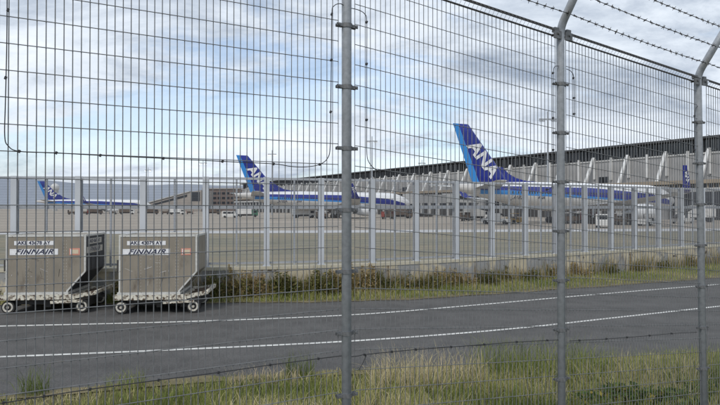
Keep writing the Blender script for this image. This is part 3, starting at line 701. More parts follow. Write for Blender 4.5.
# ================================================================ pale inner fence on its stained wall
POSTS = [-115, -50, 14.8, 79, 143.4, 206, 266.7, 321, 372, 416, 455.6, 491.5, 525, 555, 584.5, 610.7, 634.7, 658.2, 681, 702.5, 723, 743]
def wall_at(px):
    k = (px - 360) / F; lo_, hi_ = 8.0, 60.0
    for _ in range(50):
        md = (lo_ + hi_) / 2
        if y_wall(k * md) > md: lo_ = md
        else: hi_ = md
    return Vector((k * lo_, lo_, 0))
PP = [wall_at(p) for p in POSTS]
WALLH, F2T, F2M = 0.98, 3.76, 2.83
wl = MB(); cp = MB(); xs = np.arange(PP[0].x - 1, PP[-1].x + 2, 0.4)
pts = [Vector((x, float(y_wall(x)), 0)) for x in xs]
def ribbon(mb, pts, a, b, z0, z1):
    RR = []
    for i, p in enumerate(pts):
        d = (pts[min(i + 1, len(pts) - 1)] - pts[max(i - 1, 0)]).normalized(); nn = Vector((d.y, -d.x, 0))
        RR.append([p + nn * a + Vector((0, 0, z0)), p + nn * b + Vector((0, 0, z0)), p + nn * b + Vector((0, 0, z1)), p + nn * a + Vector((0, 0, z1))])
    return mb.rings(RR)
wall = tag(ribbon(wl, pts, -0.14, 0.14, -0.2, WALLH - 0.10).build('boundary_wall', M['wall']), 'low stained concrete wall carrying the pale fence along the weeds', 'wall')
ribbon(cp, pts, -0.16, 0.16, WALLH - 0.098, WALLH).build('coping', M['coping'], wall)
fen = thing('inner_fence', 'pale grey steel fence of fine mesh standing on the stained low wall', 'fence', PP[6].to_tuple())
def rel(p): return Vector(p) - PP[6]
hpost = MB().box(-0.085, 0.085, -0.085, -0.065, 0, F2T - WALLH).box(-0.085, 0.085, 0.065, 0.085, 0, F2T - WALLH).box(-0.02, 0.02, -0.065, 0.065, 0, F2T - WALLH - 0.01).box(-0.12, 0.12, -0.12, 0.12, -0.004, 0.02).mesh('post', M['post2'])
stf = MB().box(-0.025, 0.025, -0.03, 0.03, 0.03, F2T - WALLH - 0.06).mesh('stiffener', M['post2'])
for i, p in enumerate(PP):
    q = PP[min(i + 1, len(PP) - 1)]; pq = PP[max(i - 1, 0)]; a = math.atan2(q.y - pq.y, q.x - pq.x)
    put('post', hpost, fen, rel(p) + Vector((0, 0, WALLH + 0.004)), (0, 0, a))
for p, q in zip(PP, PP[1:]):
    d = (q - p); ln = d.length; d.normalize(); nn = Vector((d.y, -d.x, 0)); a = math.atan2(d.y, d.x)
    up = Vector((0, 0, 1)); md = (p + q) / 2
    put('stiffener', stf, fen, rel(md) + up * WALLH + nn * 0.03, (0, 0, a))
    for nm, z, wd, ht in (('top_rail', F2T - 0.04, 0.06, 0.07), ('middle_rail', F2M, 0.06, 0.12), ('bottom_rail', WALLH + 0.10, 0.05, 0.06)):
        MB().bar(rel(p) + d * 0.09 + up * z - nn * 0.03, rel(q) - d * 0.09 + up * z - nn * 0.03, wd, ht).build(nm, M['post2'], fen)
    # fine anti-climb mesh: verticals every 14 mm, a cross wire every 80 mm, too fine to tell apart
    m_ = int((ln - 0.2) / 0.0135); V = []; Fq = []
    s0 = np.linspace(0.1, ln - 0.1, m_); hw = 0.0014
    base = np.array(rel(p) + nn * 0.07); dv = np.array(d); nv = np.array(nn)
    def ribs(P0, P1, e1, e2):
        k0 = sum(len(v) for v in V); n_ = len(P0)
        c = [P0 + e1 * hw, P0 + e2 * hw, P0 - e1 * hw, P0 - e2 * hw, P1 + e1 * hw, P1 + e2 * hw, P1 - e1 * hw, P1 - e2 * hw]
        V.append(np.stack(c, 1).reshape(-1, 3)); b_ = k0 + np.arange(n_)[:, None] * 8
        for j in range(4): Fq.append(np.concatenate([b_ + j, b_ + (j + 1) % 4, b_ + 4 + (j + 1) % 4, b_ + 4 + j], 1))
    P0 = base + s0[:, None] * dv; zz0, zz1 = np.array([0, 0, WALLH + 0.05]), np.array([0, 0, F2T])
    ribs(P0 + zz0, P0 + zz1, dv, nv)
    zs = np.arange(WALLH + 0.06, F2T, 0.08)[:, None] * np.array([0, 0, 1.0])
    ribs(base + dv * 0.1 + zs - nv * 0.004, base + dv * (ln - 0.1) + zs - nv * 0.004, np.array([0, 0, 1.0]), nv)
    o = np_mesh('mesh_panel', np.concatenate(V), np.concatenate(Fq), M['mesh2'], parent=fen, k=4); o['kind'] = 'stuff'

# ================================================================ air cargo containers on dollies
def dolly(label, loc, rz):
    b = thing('container_dolly', label, 'dolly', loc, rz, 'airport container dollies')
    MB().box(-0.12, 1.75, -0.02, 0.08, 0.37, 0.50).build('side_rail', M['dolly'], b); MB().box(-0.12, 1.75, 1.47, 1.57, 0.37, 0.50).build('side_rail', M['dolly'], b)
    for x in (-0.12, 0.8, 1.65): MB().box(x, x + 0.10, 0.085, 1.465, 0.37, 0.49).build('cross_member', M['dolly'], b)
    rl = MB().tube([(0, 0.09, 0), (0, 1.46, 0)], 0.03, 8).mesh('roller', M['metal'])
    for i in range(9): put('roller', rl, b, (0.08 + i * 0.19, 0, 0.47))
    # turntable frame that sticks out past the box: thin bars, rusty
    for y in (0.02, 1.53): MB().bar((1.75, y, 0.44), (2.28, y * 0.8 + 0.16, 0.53), 0.07, 0.10).build('outrigger', M['dolly'], b)
    MB().bar((2.26, 0.1, 0.54), (2.26, 1.44, 0.54), 0.07, 0.08).build('end_bar', M['dolly'], b)
    for y in (0.35, 0.75, 1.15): MB().bar((1.75, y, 0.45), (2.24, y, 0.52), 0.05, 0.06).build('slat', M['vbrown'], b)
    MB().bar((1.15, -0.01, 0.30), (1.95, -0.01, 0.33), 0.06, 0.07).build('step_bar', M['dolly'], b)
    MB().box(0.0, 1.65, 0.18, 1.36, 0.22, 0.36).build('chassis', M['under'], b)
    for x in (0.05, 1.0, 2.2):
        MB().box(x - 0.07, x + 0.07, 0.2, 1.35, 0.14, 0.24).build('axle', M['under'], b) if x < 2 else None
    for x in (0.06, 1.92):
        for y in (0.10, 1.44):
            wv = MB().tube([(x, y - 0.06, 0.175), (x, y + 0.06, 0.175)], 0.17, 18).build('wheel', M['rubber'], b)
            ring = [[(x + r * math.cos(a), yy, 0.175 + r * math.sin(a)) for a in np.linspace(0, 2 * math.pi, 18, endpoint=False)] for r, yy in ((0.135, y - 0.065), (0.125, y - 0.078), (0.095, y - 0.078), (0.085, y - 0.062))]
            MB().rings(ring, False).build('rim', M['rim'], wv)
            MB().tube([(x, y - 0.085, 0.175), (x, y - 0.06, 0.175)], 0.035, 8).build('hub', M['rim'], wv)
    MB().box(1.55, 2.0, 0.2, 1.34, 0.14, 0.35).build('axle', M['under'], b)
    MB().bar((1.75, 0.77, 0.32), (2.24, 0.77, 0.34), 0.07, 0.07).build('drawbar', M['under'], b)
    return b
def uld(label, loc, rz, serial, dark_side):
    b = thing('cargo_container', label, 'cargo container', loc, rz, 'grey air cargo containers')
    Wt, Wb, H, D, Zc = 1.99, 1.53, 1.58, 1.5, 0.60      # overall width, base width, height, depth, corner height
    MB().prism([(0.03, 0.07), (Wb, 0.07), (Wt - 0.02, Zc), (Wt - 0.02, H - 0.02), (0.03, H - 0.02)], 0.02, D - 0.02).build('shell', M['alu'], b)
    MB().box(-0.03, Wb + 0.05, -0.03, D + 0.03, 0.0, 0.068).build('base_edge', M['alurail'], b)
    for y0_, y1_ in ((-0.005, 0.05), (D - 0.05, D + 0.005)):
        for p0, p1 in (((0.02, 0.07), (0.02, H)), ((Wb, 0.075), (Wt, Zc)), ((Wt, Zc), (Wt, H))):
            MB().bar((p0[0], (y0_ + y1_) / 2, p0[1]), (p1[0], (y0_ + y1_) / 2, p1[1]), 0.045, 0.04).build('corner_rail', M['alurail'], b)
        MB().box(0.045, Wt - 0.025, y0_, y1_, H - 0.05, H + 0.005).build('top_rail', M['alurail'], b)
    for x in (0.02, Wt): MB().box(x - 0.022, x + 0.022, 0.055, D - 0.055, H - 0.05, H + 0.003).build('top_rail', M['alurail'], b)
    # front skin in riveted sheets
    xs_ = (0.045, 0.53, 1.01, 1.49)
    for a, c in zip(xs_, xs_[1:]): MB().box(a + 0.002, c - 0.002, 0.006, 0.018, 0.075, H - 0.055).build('front_sheet', M['alu'], b)
    MB().prism([(1.492, 0.09), (1.53, 0.09), (Wt - 0.03, Zc + 0.005), (Wt - 0.03, H - 0.055), (1.492, H - 0.055)], 0.006, 0.018).build('front_sheet', M['alu'], b)
    rv = MB()
    for x in xs_[1:]:
        for dx in (-0.03, 0.03):
            for z in np.arange(0.14, H - 0.1, 0.085): rv.box(x + dx - 0.006, x + dx + 0.006, 0.001, 0.007, z - 0.006, z + 0.006)
    o = rv.build('rivets', M['alurail'], b); o['kind'] = 'stuff'
    # outer side: tarpaulin door or plain sheet, above and below the corner
    sm = M['tarp'] if dark_side else M['alu']
    MB().box(Wt - 0.018, Wt + 0.006, 0.052, D - 0.052, Zc + 0.01, H - 0.052).build('side_curtain' if dark_side else 'side_sheet', sm, b)
    dxs, dzs = (Wt - Wb), (Zc - 0.075); nl = math.hypot(dxs, dzs); nx, nz = dzs / nl * 0.012, -dxs / nl * 0.012
    MB().hexa([(Wb + 0.01, 0.055, 0.085), (Wb + 0.01, D - 0.055, 0.085), (Wb + 0.01 + nx, D - 0.055, 0.085 + nz), (Wb + 0.01 + nx, 0.055, 0.085 + nz)],
              [(Wt - 0.01, 0.055, Zc - 0.005), (Wt - 0.01, D - 0.055, Zc - 0.005), (Wt - 0.01 + nx, D - 0.055, Zc - 0.005 + nz), (Wt - 0.01 + nx, 0.055, Zc - 0.005 + nz)]).build('side_curtain' if dark_side else 'side_sheet', sm, b)
    RX = (math.pi / 2, 0, 0)
    def plate(x0_, x1_, z0_, z1_, mat='plate', y=0.001): return MB().box(x0_, x1_, y - 0.004, y + 0.0045, z0_, z1_).build('name_plate', M[mat], b)
    p1 = plate(0.10, 1.31, 1.05, 1.21)
    put('lettering', text_mesh('FINNAIR', 0.185, M['navy'], shear=0.42, bold=0.004, ext=0.001, spacing=1.10), p1, (0.705, -0.0055, 1.13), RX).scale = (1.25, 1, 1)
    p2 = plate(0.21, 1.20, 1.31, 1.42)
    put('lettering', text_mesh(serial, 0.125, M['navy'], bold=0.004, ext=0.001, spacing=1.06), p2, (0.705, -0.0055, 1.366), RX)
    p3 = plate(1.60, 1.87, 1.04, 1.22, 'pink')
    MB().box(1.67, 1.83, -0.0075, -0.0035, 1.075, 1.185).build('sticker_field', M['cream'], p3); MB().box(1.625, 1.645, -0.0075, -0.0035, 1.06, 1.20).build('sticker_bar', M['plate'], p3)
    for _ in range(16):
        x, z, a, l_ = random.uniform(0.1, 1.45), random.uniform(0.15, 1.0), random.choice((random.uniform(-0.5, 0.5), random.uniform(1.2, 1.9))), random.uniform(0.03, 0.22)
        c_, s_ = math.cos(a) * l_ / 2, math.sin(a) * l_ / 2
        MB().bar((x - c_, 0.0035, z - s_), (x + c_, 0.0035, z + s_), 0.004, random.uniform(0.003, 0.009)).build('scuff', random.choice((M['alurail'], M['plate'], M['under'], M['vbrown'])), b)
    # left latch handle
    MB().box(-0.055, -0.004, 0.02, 0.05, 0.62, 0.92).build('latch', M['under'], b)
    if dark_side:
        RY = (math.pi / 2, 0, math.pi / 2)
        q1 = MB().box(Wt + 0.006, Wt + 0.012, 0.22, 1.22, 1.31, 1.46).build('name_plate', M['rim'], b)
        put('lettering', text_mesh(serial, 0.13, M['navy'], bold=0.004, ext=0.001), q1, (Wt + 0.0135, 0.72, 1.385), RY)
        q2 = MB().box(Wt + 0.006, Wt + 0.012, 0.12, 1.30, 1.07, 1.24).build('name_plate', M['rim'], b)
        put('lettering', text_mesh('FINNAIR', 0.19, M['navy'], shear=0.42, bold=0.004, ext=0.001, spacing=1.08), q2, (Wt + 0.0135, 0.71, 1.155), RY)
        for y in (0.45, 0.75, 1.05): MB().box(Wt + 0.006, Wt + 0.012, y - 0.015, y + 0.015, Zc + 0.03, 1.02).build('strap', M['under'], b)
    return b
YD = 14.75
for px, rz, lb, lb2, ser, dk in ((6, R(6.0), 'grey cargo container with dark side curtain at the left edge', 'rusty white dolly under the container with the dark side curtain', 'AKE 43678 AY', True),
                                 (119, R(5.5), 'grey cargo container with plain metal side nearer the weeds', 'rusty white dolly under the plain-sided container', 'AKE 43079 AY', False)):
    p = W(px, 0, YD)
    dolly(lb2, (p.x, YD - 0.03, 0.006), rz); uld(lb, (p.x, YD, 0.508), rz, ser, dk)

# ================================================================ vegetation
def blades(n, pos, h, wd, tint, lean=0.35, seg=2):
    """pos (n,3) roots; returns V,F,T of bent grass blades"""
    az = rng.uniform(0, 2 * np.pi, n); la = rng.uniform(0, 2 * np.pi, n); ln = rng.gamma(2.0, lean / 2, n)
    sx = np.c_[np.cos(az), np.sin(az), np.zeros(n)] * (wd / 2)[:, None]
    dirv = np.c_[np.cos(la), np.sin(la), np.zeros(n)] * (ln * h)[:, None]
    up = np.c_[np.zeros(n), np.zeros(n), h]
    a = pos - sx; b = pos + sx; m = pos + up * 0.55 + dirv * 0.30; t = pos + up * (1 - 0.25 * np.minimum(ln, 1.5) ** 2)[:, None] + dirv
    V = np.stack([a, b, m - sx * 0.8, m + sx * 0.8, t], 1).reshape(-1, 3)
    k = np.arange(n)[:, None] * 5
    Fq = np.concatenate([k + np.array([[0, 1, 3]]), k + np.array([[0, 3, 2]]), k + np.array([[2, 3, 4]])], 0)
    return V, Fq, np.repeat(tint, 5)
def merge(parts):
    V, Fq, T, o = [], [], [], 0
    for v, f, t in parts: V.append(v); Fq.append(f + o); T.append(t); o += len(v)
    return np.concatenate(V), np.concatenate(Fq), np.concatenate(T)
def patchy(X, Y, s, ph): return 0.5 + 0.25 * (np.sin(X * s + ph) * np.sin(Y * s * 1.7 + ph * 2) + np.sin(X * s * 2.3 + 1.3 * ph + Y) * np.sin(Y * s * 0.9 - ph + X * 0.7))
# bank grass on the near side: short at the left, tall and dense towards the right
n = 58000
X = rng.uniform(-9.5, 11, n); d = rng.beta(1.0, 1.25, n) * 5.2 - 0.12
Y = y_near(X) - d + 0.10 * np.sin(X * 5) * np.sin(X * 1.7)
keep = (Y > 4.2 + 0.30 * X) & (Y > 4.4); X, Y, d = X[keep], Y[keep], d[keep]; n = len(X)
pt = patchy(X, Y, 1.1, 0.7)
h = (0.12 + 0.08 * np.clip((X + 6) / 12, 0, 1) + 0.22 * pt ** 2 * np.clip((X + 5) / 9, 0.15, 1)) * rng.uniform(0.35, 1.6, n)
h *= np.clip(0.35 + d * 0.6, 0.3, 1.0)
tt = np.clip(0.33 + 1.0 * (patchy(X, Y, 0.9, 2.2) - 0.45) + rng.normal(0, 0.22, n) + 0.10 * np.exp(-((X - 0.2) / 2.2) ** 2), 0, 1)
v, f, t = blades(n, np.c_[X, Y, ground_z(X, Y) - 0.01], h, rng.uniform(0.006, 0.013, n), tt, 0.42)
tag(np_mesh('bank_grass', v, f, M['grass'], t), 'rough green grass with dry stalks covering the near bank beside the road', 'grass', kind='stuff')
def tuft(name, label, cx_, cy_, n, rad, hh, mat, tr, lean=0.5, wd=(0.005, 0.010)):
    r = rad * np.sqrt(rng.uniform(0, 1, n)); a = rng.uniform(0, 2 * np.pi, n); X = cx_ + r * np.cos(a) * 1.6; Y = cy_ + r * np.sin(a)
    z0 = float(ground_z(cx_, cy_)); P = np.c_[X - cx_, Y - cy_, ground_z(X, Y) - z0 - 0.01]
    v, f, t = blades(n, P, hh * rng.uniform(0.45, 1.15, n), rng.uniform(*wd, n), np.clip(rng.normal(tr[0], tr[1], n), 0, 1), lean)
    return tag(np_mesh(name, v, f, M[mat], t, loc=(cx_, cy_, z0)), label, 'grass tuft', 'tall tufts on the near bank')
def gpt(x, y): Y = F * EYE / (y - HOR); return (x - 360) / F * Y, Y
for x, y, n, rad, hh, mat, tr, lb in (
    (430, 384, 620, 0.60, 0.58, 'straw', (0.50, 0.28), 'tall bleached straw grass tuft just right of the central post'),
    (395, 392, 260, 0.35, 0.42, 'straw', (0.35, 0.28), 'lower straw grass tuft close to the central post foot'),
    (265, 386, 260, 0.42, 0.32, 'straw', (0.75, 0.3), 'reddish dry grass tuft left of the central post'),
    (300, 378, 160, 0.16, 0.50, 'grass', (0.10, 0.1), 'dark green upright weed between the dry tuft and the central post'),
    (35, 394, 130, 0.14, 0.46, 'grass', (0.12, 0.1), 'dark green upright weed at the road edge in the left corner'),
    (128, 388, 120, 0.2, 0.34, 'grass', (0.35, 0.15), 'thin green tuft below the second container'),
    (540, 374, 1000, 0.75, 0.62, 'grass', (0.26, 0.22), 'tall green grass tuft behind the second tall post'),
    (610, 378, 700, 0.60, 0.46, 'grass', (0.35, 0.18), 'tall green grass tuft right of the second tall post'),
    (690, 372, 600, 0.6, 0.40, 'grass', (0.40, 0.18), 'tall green grass tuft behind the third tall post'),
    (655, 382, 500, 0.5, 0.5, 'straw', (0.25, 0.2), 'yellowish grass tuft left of the third tall post')):
    tuft('grass_tuft', lb, *gpt(x, y), n, rad, hh, mat, tr)
def leaf_mass(n, c, rad, size, tint, flat=1.0):
    u = rng.normal(0, 1, (n, 3)); u /= np.linalg.norm(u, axis=1)[:, None]; r = rng.uniform(0.25, 1, n) ** 0.6
    P = np.asarray(c) + u * r[:, None] * np.asarray(rad); P[:, 2] = np.maximum(P[:, 2], 0.01)
    a = rng.normal(0, 1, (n, 3)); a[:, 2] *= 0.5; a /= np.linalg.norm(a, axis=1)[:, None]
    b = np.cross(a, rng.normal(0, 1, (n, 3))); b /= np.linalg.norm(b, axis=1)[:, None]
    s = size * rng.uniform(0.5, 1.3, n); a *= s[:, None]; b *= (s * 0.45)[:, None]
    V = np.stack([P - a, P + b, P + a, P - b], 1).reshape(-1, 3); k = np.arange(n)[:, None] * 4
    return V, np.concatenate([k + np.array([[0, 1, 2]]), k + np.array([[0, 2, 3]])], 0), np.repeat(np.clip(tint, 0, 1), 4)
# leafy creeper in the lower right corner
for x, y, sc_, lb in ((610, 412, 0.34, 'leafy creeper at the bottom edge right of the second tall post'), (655, 408, 0.36, 'yellow-leaved creeper at the bottom edge between the second and third posts'), (695, 404, 0.36, 'leafy creeper at the foot of the third tall post')):
    cx_, cy_ = gpt(x, y); z0 = float(ground_z(cx_, cy_))
    pr = [leaf_mass(260, (random.uniform(-.45, .45), random.uniform(-.25, .25), 0.10), (sc_, sc_ * 0.8, 0.16), 0.045, rng.normal(0.5, 0.28, 260)) for _ in range(3)]
    v, f, t = merge(pr); tag(np_mesh('creeper', v, f, M['leaf'], t, loc=(cx_, cy_, z0)), lb, 'plant', 'leafy creepers on the near bank')
# weeds along the wall
n = 26000
X = rng.uniform(-12, 19, n); dd = rng.beta(1.3, 1.1, n)
Y = y_far(X) + 0.05 + dd * np.maximum(y_wall(X) - y_far(X) - 0.25, 0.25)
pt = patchy(X, Y, 1.4, 1.1)
h = (0.10 + 0.30 * pt * dd * np.clip(1.25 - X / 16, 0.45, 1.2)) * rng.uniform(0.5, 1.4, n)
v, f, t = blades(n, np.c_[X, Y, np.full(n, 0.015)], h, rng.uniform(0.008, 0.016, n), np.clip(0.45 + 0.6 * (patchy(X, Y, 0.9, 4.0) - 0.5) + rng.normal(0, 0.2, n), 0, 1), 0.5)
tag(np_mesh('wall_grass', v, f, M['grass'], t), 'mixed green and straw grass strip between road and stained wall', 'grass', kind='stuff')
WP = [(-11.2, .6), (-6.9, .62), (-4.3, .66), (-3.7, .74), (-3.1, .6), (-2.5, .72), (-1.9, .66), (-1.2, .74), (-0.6, .62), (0.1, .7), (0.8, .66), (1.5, .72), (2.2, .6), (2.9, .66), (3.7, .6), (4.5, .66), (5.4, .55), (6.4, .6), (7.6, .52), (8.9, .55), (10.4, .5), (12.0, .55), (13.8, .5), (15.8, .5)]
nm_ = ['dark green', 'brown-flecked', 'mixed olive', 'rusty brown', 'straw-topped']
for i, (x, hh) in enumerate(WP):
    yw = float(y_wall(x)); yf = float(y_far(x)); y = yw - 0.38 - random.uniform(0, 0.12)
    b = thing('weed_bush', '%s weed bush, number %d from the left along the stained wall' % (nm_[i % 5], i + 1), 'weed', (x, y, 0.012), 0, 'weed bushes along the stained wall')
    ord_ = ['leftmost', 'second', 'third', 'fourth', 'fifth', 'sixth', 'seventh', 'eighth', 'ninth', 'tenth', 'eleventh', 'twelfth', 'thirteenth', 'fourteenth', 'fifteenth', 'sixteenth', 'seventeenth', 'eighteenth', 'nineteenth', 'twentieth', 'twenty-first', 'twenty-second', 'twenty-third', 'rightmost']
    b['label'] = '%s weed bush, %s along the foot of the stained wall' % (nm_[i % 5], ord_[i] if i in (0, len(WP) - 1) else ord_[i] + ' from the left edge')
    tm = (0.25, 0.44, 0.36, 0.58, 0.70)[i % 5]
    pr = []; st = MB()
    for k in range(13 if x < 4 else 9):
        dx, dy = random.uniform(-0.42, 0.42), random.uniform(-0.16, 0.16); hk = hh * (1.18 if x < 1 else 0.95) * random.uniform(0.45, 1.2)
        st.tube([(dx * 0.4, dy * 0.4, 0), (dx * 0.7, dy * 0.7, hk * 0.5), (dx, dy, hk)], [0.009, 0.007, 0.004], 4)
        nb_ = 26; P_ = np.c_[rng.normal(dx * 0.6, 0.12, nb_), rng.normal(dy * 0.6, 0.06, nb_), np.zeros(nb_)]
        pr.append(blades(nb_, P_, hk * rng.uniform(0.5, 1.2, nb_), rng.uniform(0.008, 0.02, nb_), np.clip(rng.normal(tm + 0.12, 0.22, nb_), 0, 1), 0.4))
        pr.append(leaf_mass(85 if x < 0.5 else 34, (dx * 0.75, dy * 0.8, hk * 0.45), (0.20, 0.16, hk * 0.48), 0.055, rng.normal(tm, 0.22, 85 if x < 0.5 else 34)))
        if tm > 0.45: pr.append(leaf_mass(26, (dx, dy, hk * 0.95), (0.05, 0.05, 0.12), 0.035, rng.normal(0.92, 0.1, 26)))
    st.build('stem', M['bark'], b); v, f, t = merge(pr); np_mesh('leaves', v, f, M['weed'], t, parent=b)

n = 3000
X = rng.uniform(-5, 18.5, n); cl = patchy(X, X * 0, 2.6, 0.4); kp = rng.uniform(0, 1, n) < np.clip(cl * 2.2 - 0.55, 0.08, 1); X = X[kp]; n = len(X)
Y = y_wall(X) - 0.17 - rng.uniform(0, 0.35, n)
v, f, t = blades(n, np.c_[X, Y, np.full(n, 0.012)], rng.uniform(0.35, 0.95, n), rng.uniform(0.010, 0.022, n), np.clip(rng.normal(0.6, 0.25, n), 0, 1), 0.30)
tag(np_mesh('dry_stalks', v, f, M['weed'], t), 'dry brown stalks standing against the stained wall above the grass strip', 'weeds', kind='stuff')

# ================================================================ the near fence
SP = [5.853, 7.91, 9.91, 11.91, 13.91]
FA = math.atan2(COS, SIN)
root_p = fpt(7.91, FBASE)
nf = thing('perimeter_fence', 'tall galvanised wire mesh fence with bent posts and barbed wire close in front', 'fence', root_p.to_tuple(), FA)
# local frame: x along the fence from the central post, y = away from the viewer, z up from its foot
def loc_s(s, z, off=0.0): return Vector((s - 7.91, -off, z - FBASE))
PITCH, NV = 0.1362, 48
clampm = MB()
rg = [[(r * math.cos(a), r * math.sin(a), z) for r, z in ((0.0335, -0.014), (0.0385, -0.014), (0.0385, 0.014), (0.0335, 0.014))] for a in np.linspace(math.pi, 2 * math.pi, 13)]
clampm.rings(rg)
for sd in (-1, 1):
    clampm.box(min(sd * 0.032, sd * 0.078), max(sd * 0.032, sd * 0.078), -0.016, -0.009, -0.011, 0.011)
    clampm.box(min(sd * 0.032, sd * 0.074), max(sd * 0.032, sd * 0.074), 0.010, 0.017, -0.010, 0.010)
    clampm.tube([(sd * 0.064, -0.026, 0), (sd * 0.064, 0.026, 0)], 0.008, 6)
clampm = clampm.mesh('clamp', M['clamp'])
TBR = []
for sd in (-1, 1):
    q = lambda a, b_: (min(sd * a, sd * b_), max(sd * a, sd * b_))
    tb = MB().box(*q(0.024, 0.105), -0.036, -0.024, -0.030, 0.034)
    tb.tube([(sd * 0.065, -0.05, 0.01), (sd * 0.065, 0.03, 0.01)], 0.011, 6)
    tb.box(*q(0.045, 0.095), -0.03, 0.004, 0.026, 0.062)
    TBR.append(tb.mesh('top_bracket', M['clamp']))
ARM = R(35)
arm_pts = {}
for i, s in enumerate(SP):
    zt = FTOP + zoff(s) + 0.03; pth = [(0, 0, -0.25)] + [(0, 0, zt - FBASE - zoff(s) - 0.02)]
    zb = pth[-1][2]; y, z = 0.0, zb
    for k in range(1, 7):
        a = ARM * (k - 0.5) / 6; y -= math.sin(a) * 0.025; z += math.cos(a) * 0.025; pth.append((0, y, z))
    pth.append((0, y - math.sin(ARM) * 0.60, z + math.cos(ARM) * 0.60))
    po = MB().tube(pth, 0.033, 18).build('post', M['galv'], nf, True, loc=loc_s(s, FBASE + zoff(s)))
    if i == 3: po.rotation_euler = (0, R(-1.2), 0)
    MB().tube([(0, y - math.sin(ARM) * 0.595, z + math.cos(ARM) * 0.595), (0, y - math.sin(ARM) * 0.615, z + math.cos(ARM) * 0.615)], [0.035, 0.029], 14).build('cap', M['galv'], po)
    arm_pts[i] = (y, z)
    k = 0
    zc = 3.605 - FBASE + 3 * 0.4086
    while zc > 0.1:
        if zc < FTOP - FBASE - 0.15: put('clamp', clampm, po, (0, 0, zc))
        zc -= 0.4086
    for tb in TBR: put('top_bracket', tb, po, (0, 0, FTOP - FBASE + 0.01))
GAP = 0.062
for i in range(len(SP) - 1):
    s0, s1 = SP[i] + GAP, SP[i + 1] - GAP
    hz = MB(); rw = 0.0026
    def P(s, zr, off=0.0): return loc_s(s, zr + zoff(s), off)
    k = 0; z = 3.768 + PITCH * 4
    while z > FBASE + 0.12:
        if z < FTOP - 0.03: hz.tube([P(s0, z, 0.004), P(s1, z, 0.004)], rw, 6)
        z -= PITCH
    tops = ((0.0, 0.004, 0.0080), (0.036, 0.030, 0.0060), (0.066, -0.004, 0.0064))
    pn = hz.build('mesh_panel', M['wire'], nf)
    for dz, of, r_ in tops: MB().tube([P(s0, FTOP + dz, of), P(s1, FTOP + dz, of)], r_, 6).build('top_edge_wire', M['barb'], pn)  # darker than the mesh wire: backlighting against the sky put into the colour
    zl = FTOP - FBASE
    wire = MB().tube([(0, 0, 0.07), (0, 0, zl)], 0.0027, 6).tube([(0, 0, zl), (0, -0.032, zl + 0.036), (0, 0.0, zl + 0.066)], 0.0013, 5).mesh('wire', M['wire']) if i == 0 else wire
    for j in range(NV):
        s = s0 + (s1 - s0) * j / (NV - 1)
        put('wire', wire, pn, loc_s(s, FBASE + zoff(s)))
# barbed wire strands
for k, (u0) in enumerate((0.03, 0.20, 0.37)):
    mb = MB(); pp = []
    for i, s in enumerate(SP):
        y, z = arm_pts[i]; pp.append((s, -(y - math.sin(ARM) * u0), z + math.cos(ARM) * u0))
    line = []
    for (sa, oa, za), (sb, ob, zb) in zip(pp, pp[1:]):
        for t in np.linspace(0, 1, 13)[:-1]:
            s = sa + (sb - sa) * t; line.append((s, oa + (ob - oa) * t + 0.034, FBASE + za + (zb - za) * t + zoff(s) - 0.015 * 4 * t * (1 - t)))
    mb.tube([loc_s(*(q[0], q[2], q[1])) for q in line], 0.0032, 5)
    S_ = np.array([q[0] for q in line]); O_ = np.array([q[1] for q in line]); Z_ = np.array([q[2] for q in line])
    for s in np.arange(SP[0] + 0.04, S_[-1], 0.085):
        c = loc_s(s, float(np.interp(s, S_, Z_)), float(np.interp(s, S_, O_)))
        mb.tube([c - Vector((0.011, 0, 0)), c + Vector((0.011, 0, 0))], 0.0062, 5)
        for q in range(2):
            a = random.uniform(0, math.pi); e_ = Vector((random.uniform(-.3, .3), math.cos(a), math.sin(a))).normalized() * 0.020
            mb.tube([c - e_ + Vector((0.006 * q, 0, 0)), c + e_ + Vector((0.006 * q, 0, 0))], 0.0026, 4)
    mb.build('barbed_strand', M['barb'], nf)

# intrusion sensor cables tied to the mesh
def smooth(pts, n=6):
    P = [Vector(p) for p in pts]; o_ = []
    for i in range(len(P) - 1):
        p0, p1, p2, p3 = P[max(i - 1, 0)], P[i], P[i + 1], P[min(i + 2, len(P) - 1)]
        for j in range(n):
            t = j / n; o_.append(0.5 * ((2 * p1) + (-p0 + p2) * t + (2 * p0 - 5 * p1 + 4 * p2 - p3) * t * t + (-p0 + 3 * p1 - 3 * p2 + p3) * t**3))
    return o_ + [P[-1]]
def cable(label, px, ties, r=0.0029):
    pts = [fpt(s_of(x), fence_z(x, y), 0.012) for x, y in px]
    base = pts[0].copy(); b = MB().tube([p - base for p in smooth(pts)], r, 6).build('sensor_cable', M['cable'], None, True, loc=base)
    tag(b, label, 'cable', 'sensor cables tied to the mesh')
    tm = MB().box(-0.0055, 0.0055, -0.008, 0.007, -0.0075, 0.0075).mesh('tie', M['cable'])
    for x, y in ties: put('tie', tm, b, fpt(s_of(x), fence_z(x, y), 0.010) - base, (0, 0.3, FA))
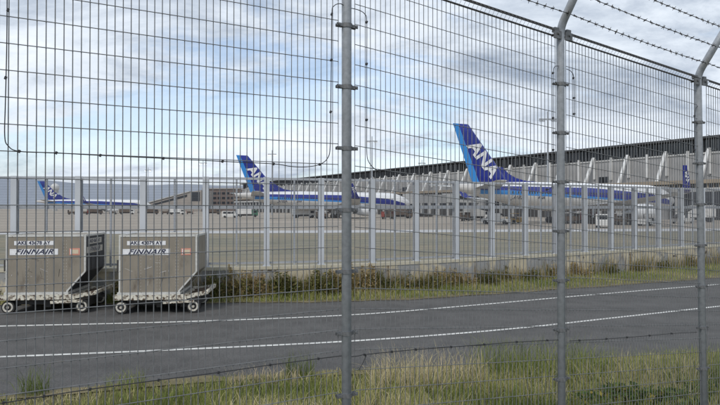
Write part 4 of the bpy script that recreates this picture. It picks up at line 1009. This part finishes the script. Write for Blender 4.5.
cable('upper black cable looping down and along the mesh left of the central post',
      [(6, -30), (6, 40), (5, 100), (4.5, 136), (8, 146), (19, 151.5), (55, 153), (100, 155.5), (163, 158.5), (222, 161.5), (273, 164), (290, 166.5), (305, 167), (319, 164.5), (327, 158), (329.5, 146), (330, 110), (330.5, 60), (331, 14), (333, 6), (339, 3.5), (344, 6)],
      [(7, 10), (5, 78), (19, 151.5), (56, 153), (100, 155.5), (163, 158.5), (222, 161.5), (273, 164), (319, 164.5), (330, 112), (330.5, 60), (331, 14)])
cable('upper black cable dropping on the right side of the central post',
      [(350, 8), (358, 10), (364, 14), (366, 22), (366, 64), (366, 120), (366, 152), (368, 162), (374, 169), (380, 171.5)], [(366, 22), (366, 64), (366, 120), (379, 171)])
cable('upper black cable dropping on the left side of the second tall post',
      [(545, 190), (550, 188), (552, 181), (552.5, 170), (552.5, 110), (552.7, 75), (554, 67), (558, 66)], [(552.5, 150), (552.5, 118), (552.5, 73), (546, 189.6)])
cable('short black cable loop on the right side of the second tall post',
      [(566, 69), (570, 71), (573, 76), (573.5, 90), (573.5, 117)], [(573, 78), (573.5, 98), (573.5, 114)])
cable('short black cable loop on the left side of the third tall post',
      [(694, 155), (694, 128), (694.3, 112), (697, 106), (700, 106)], [(694, 150), (694, 116)])
cable('lower black cable tied along the mesh left of the central post',
      [(-20, 405), (5, 401.5), (45, 395), (91, 388), (159, 379), (218, 371.5), (270, 364), (318, 357.8), (341, 355)], [(5, 401.5), (45, 395), (91, 388), (159, 379), (218.5, 371.5), (270, 364), (318, 357.8)])
cable('short cable end hooked down beside the central post', [(350, 356), (358, 355), (365, 353.5), (364, 358), (361, 364), (358, 369)], [(364, 354)])
cable('lower black cable tied along the mesh between central and second posts', [(366, 353.5), (391, 351), (415, 348.8), (450, 346.2), (483, 343.8), (515.5, 341.3), (546, 339.8), (557, 339.4)], [(391, 351), (415, 348.8), (450, 346.2), (483, 343.8), (515.5, 341.3), (546, 339.8)])
cable('lower black cable tied along the mesh between second and third posts', [(568, 340.3), (578, 339.8), (605, 338.3), (625.5, 336.8), (648, 335), (670, 333), (695, 331.6)], [(578, 339.8), (605, 338.3), (625.5, 336.8), (648, 335), (670, 333)])
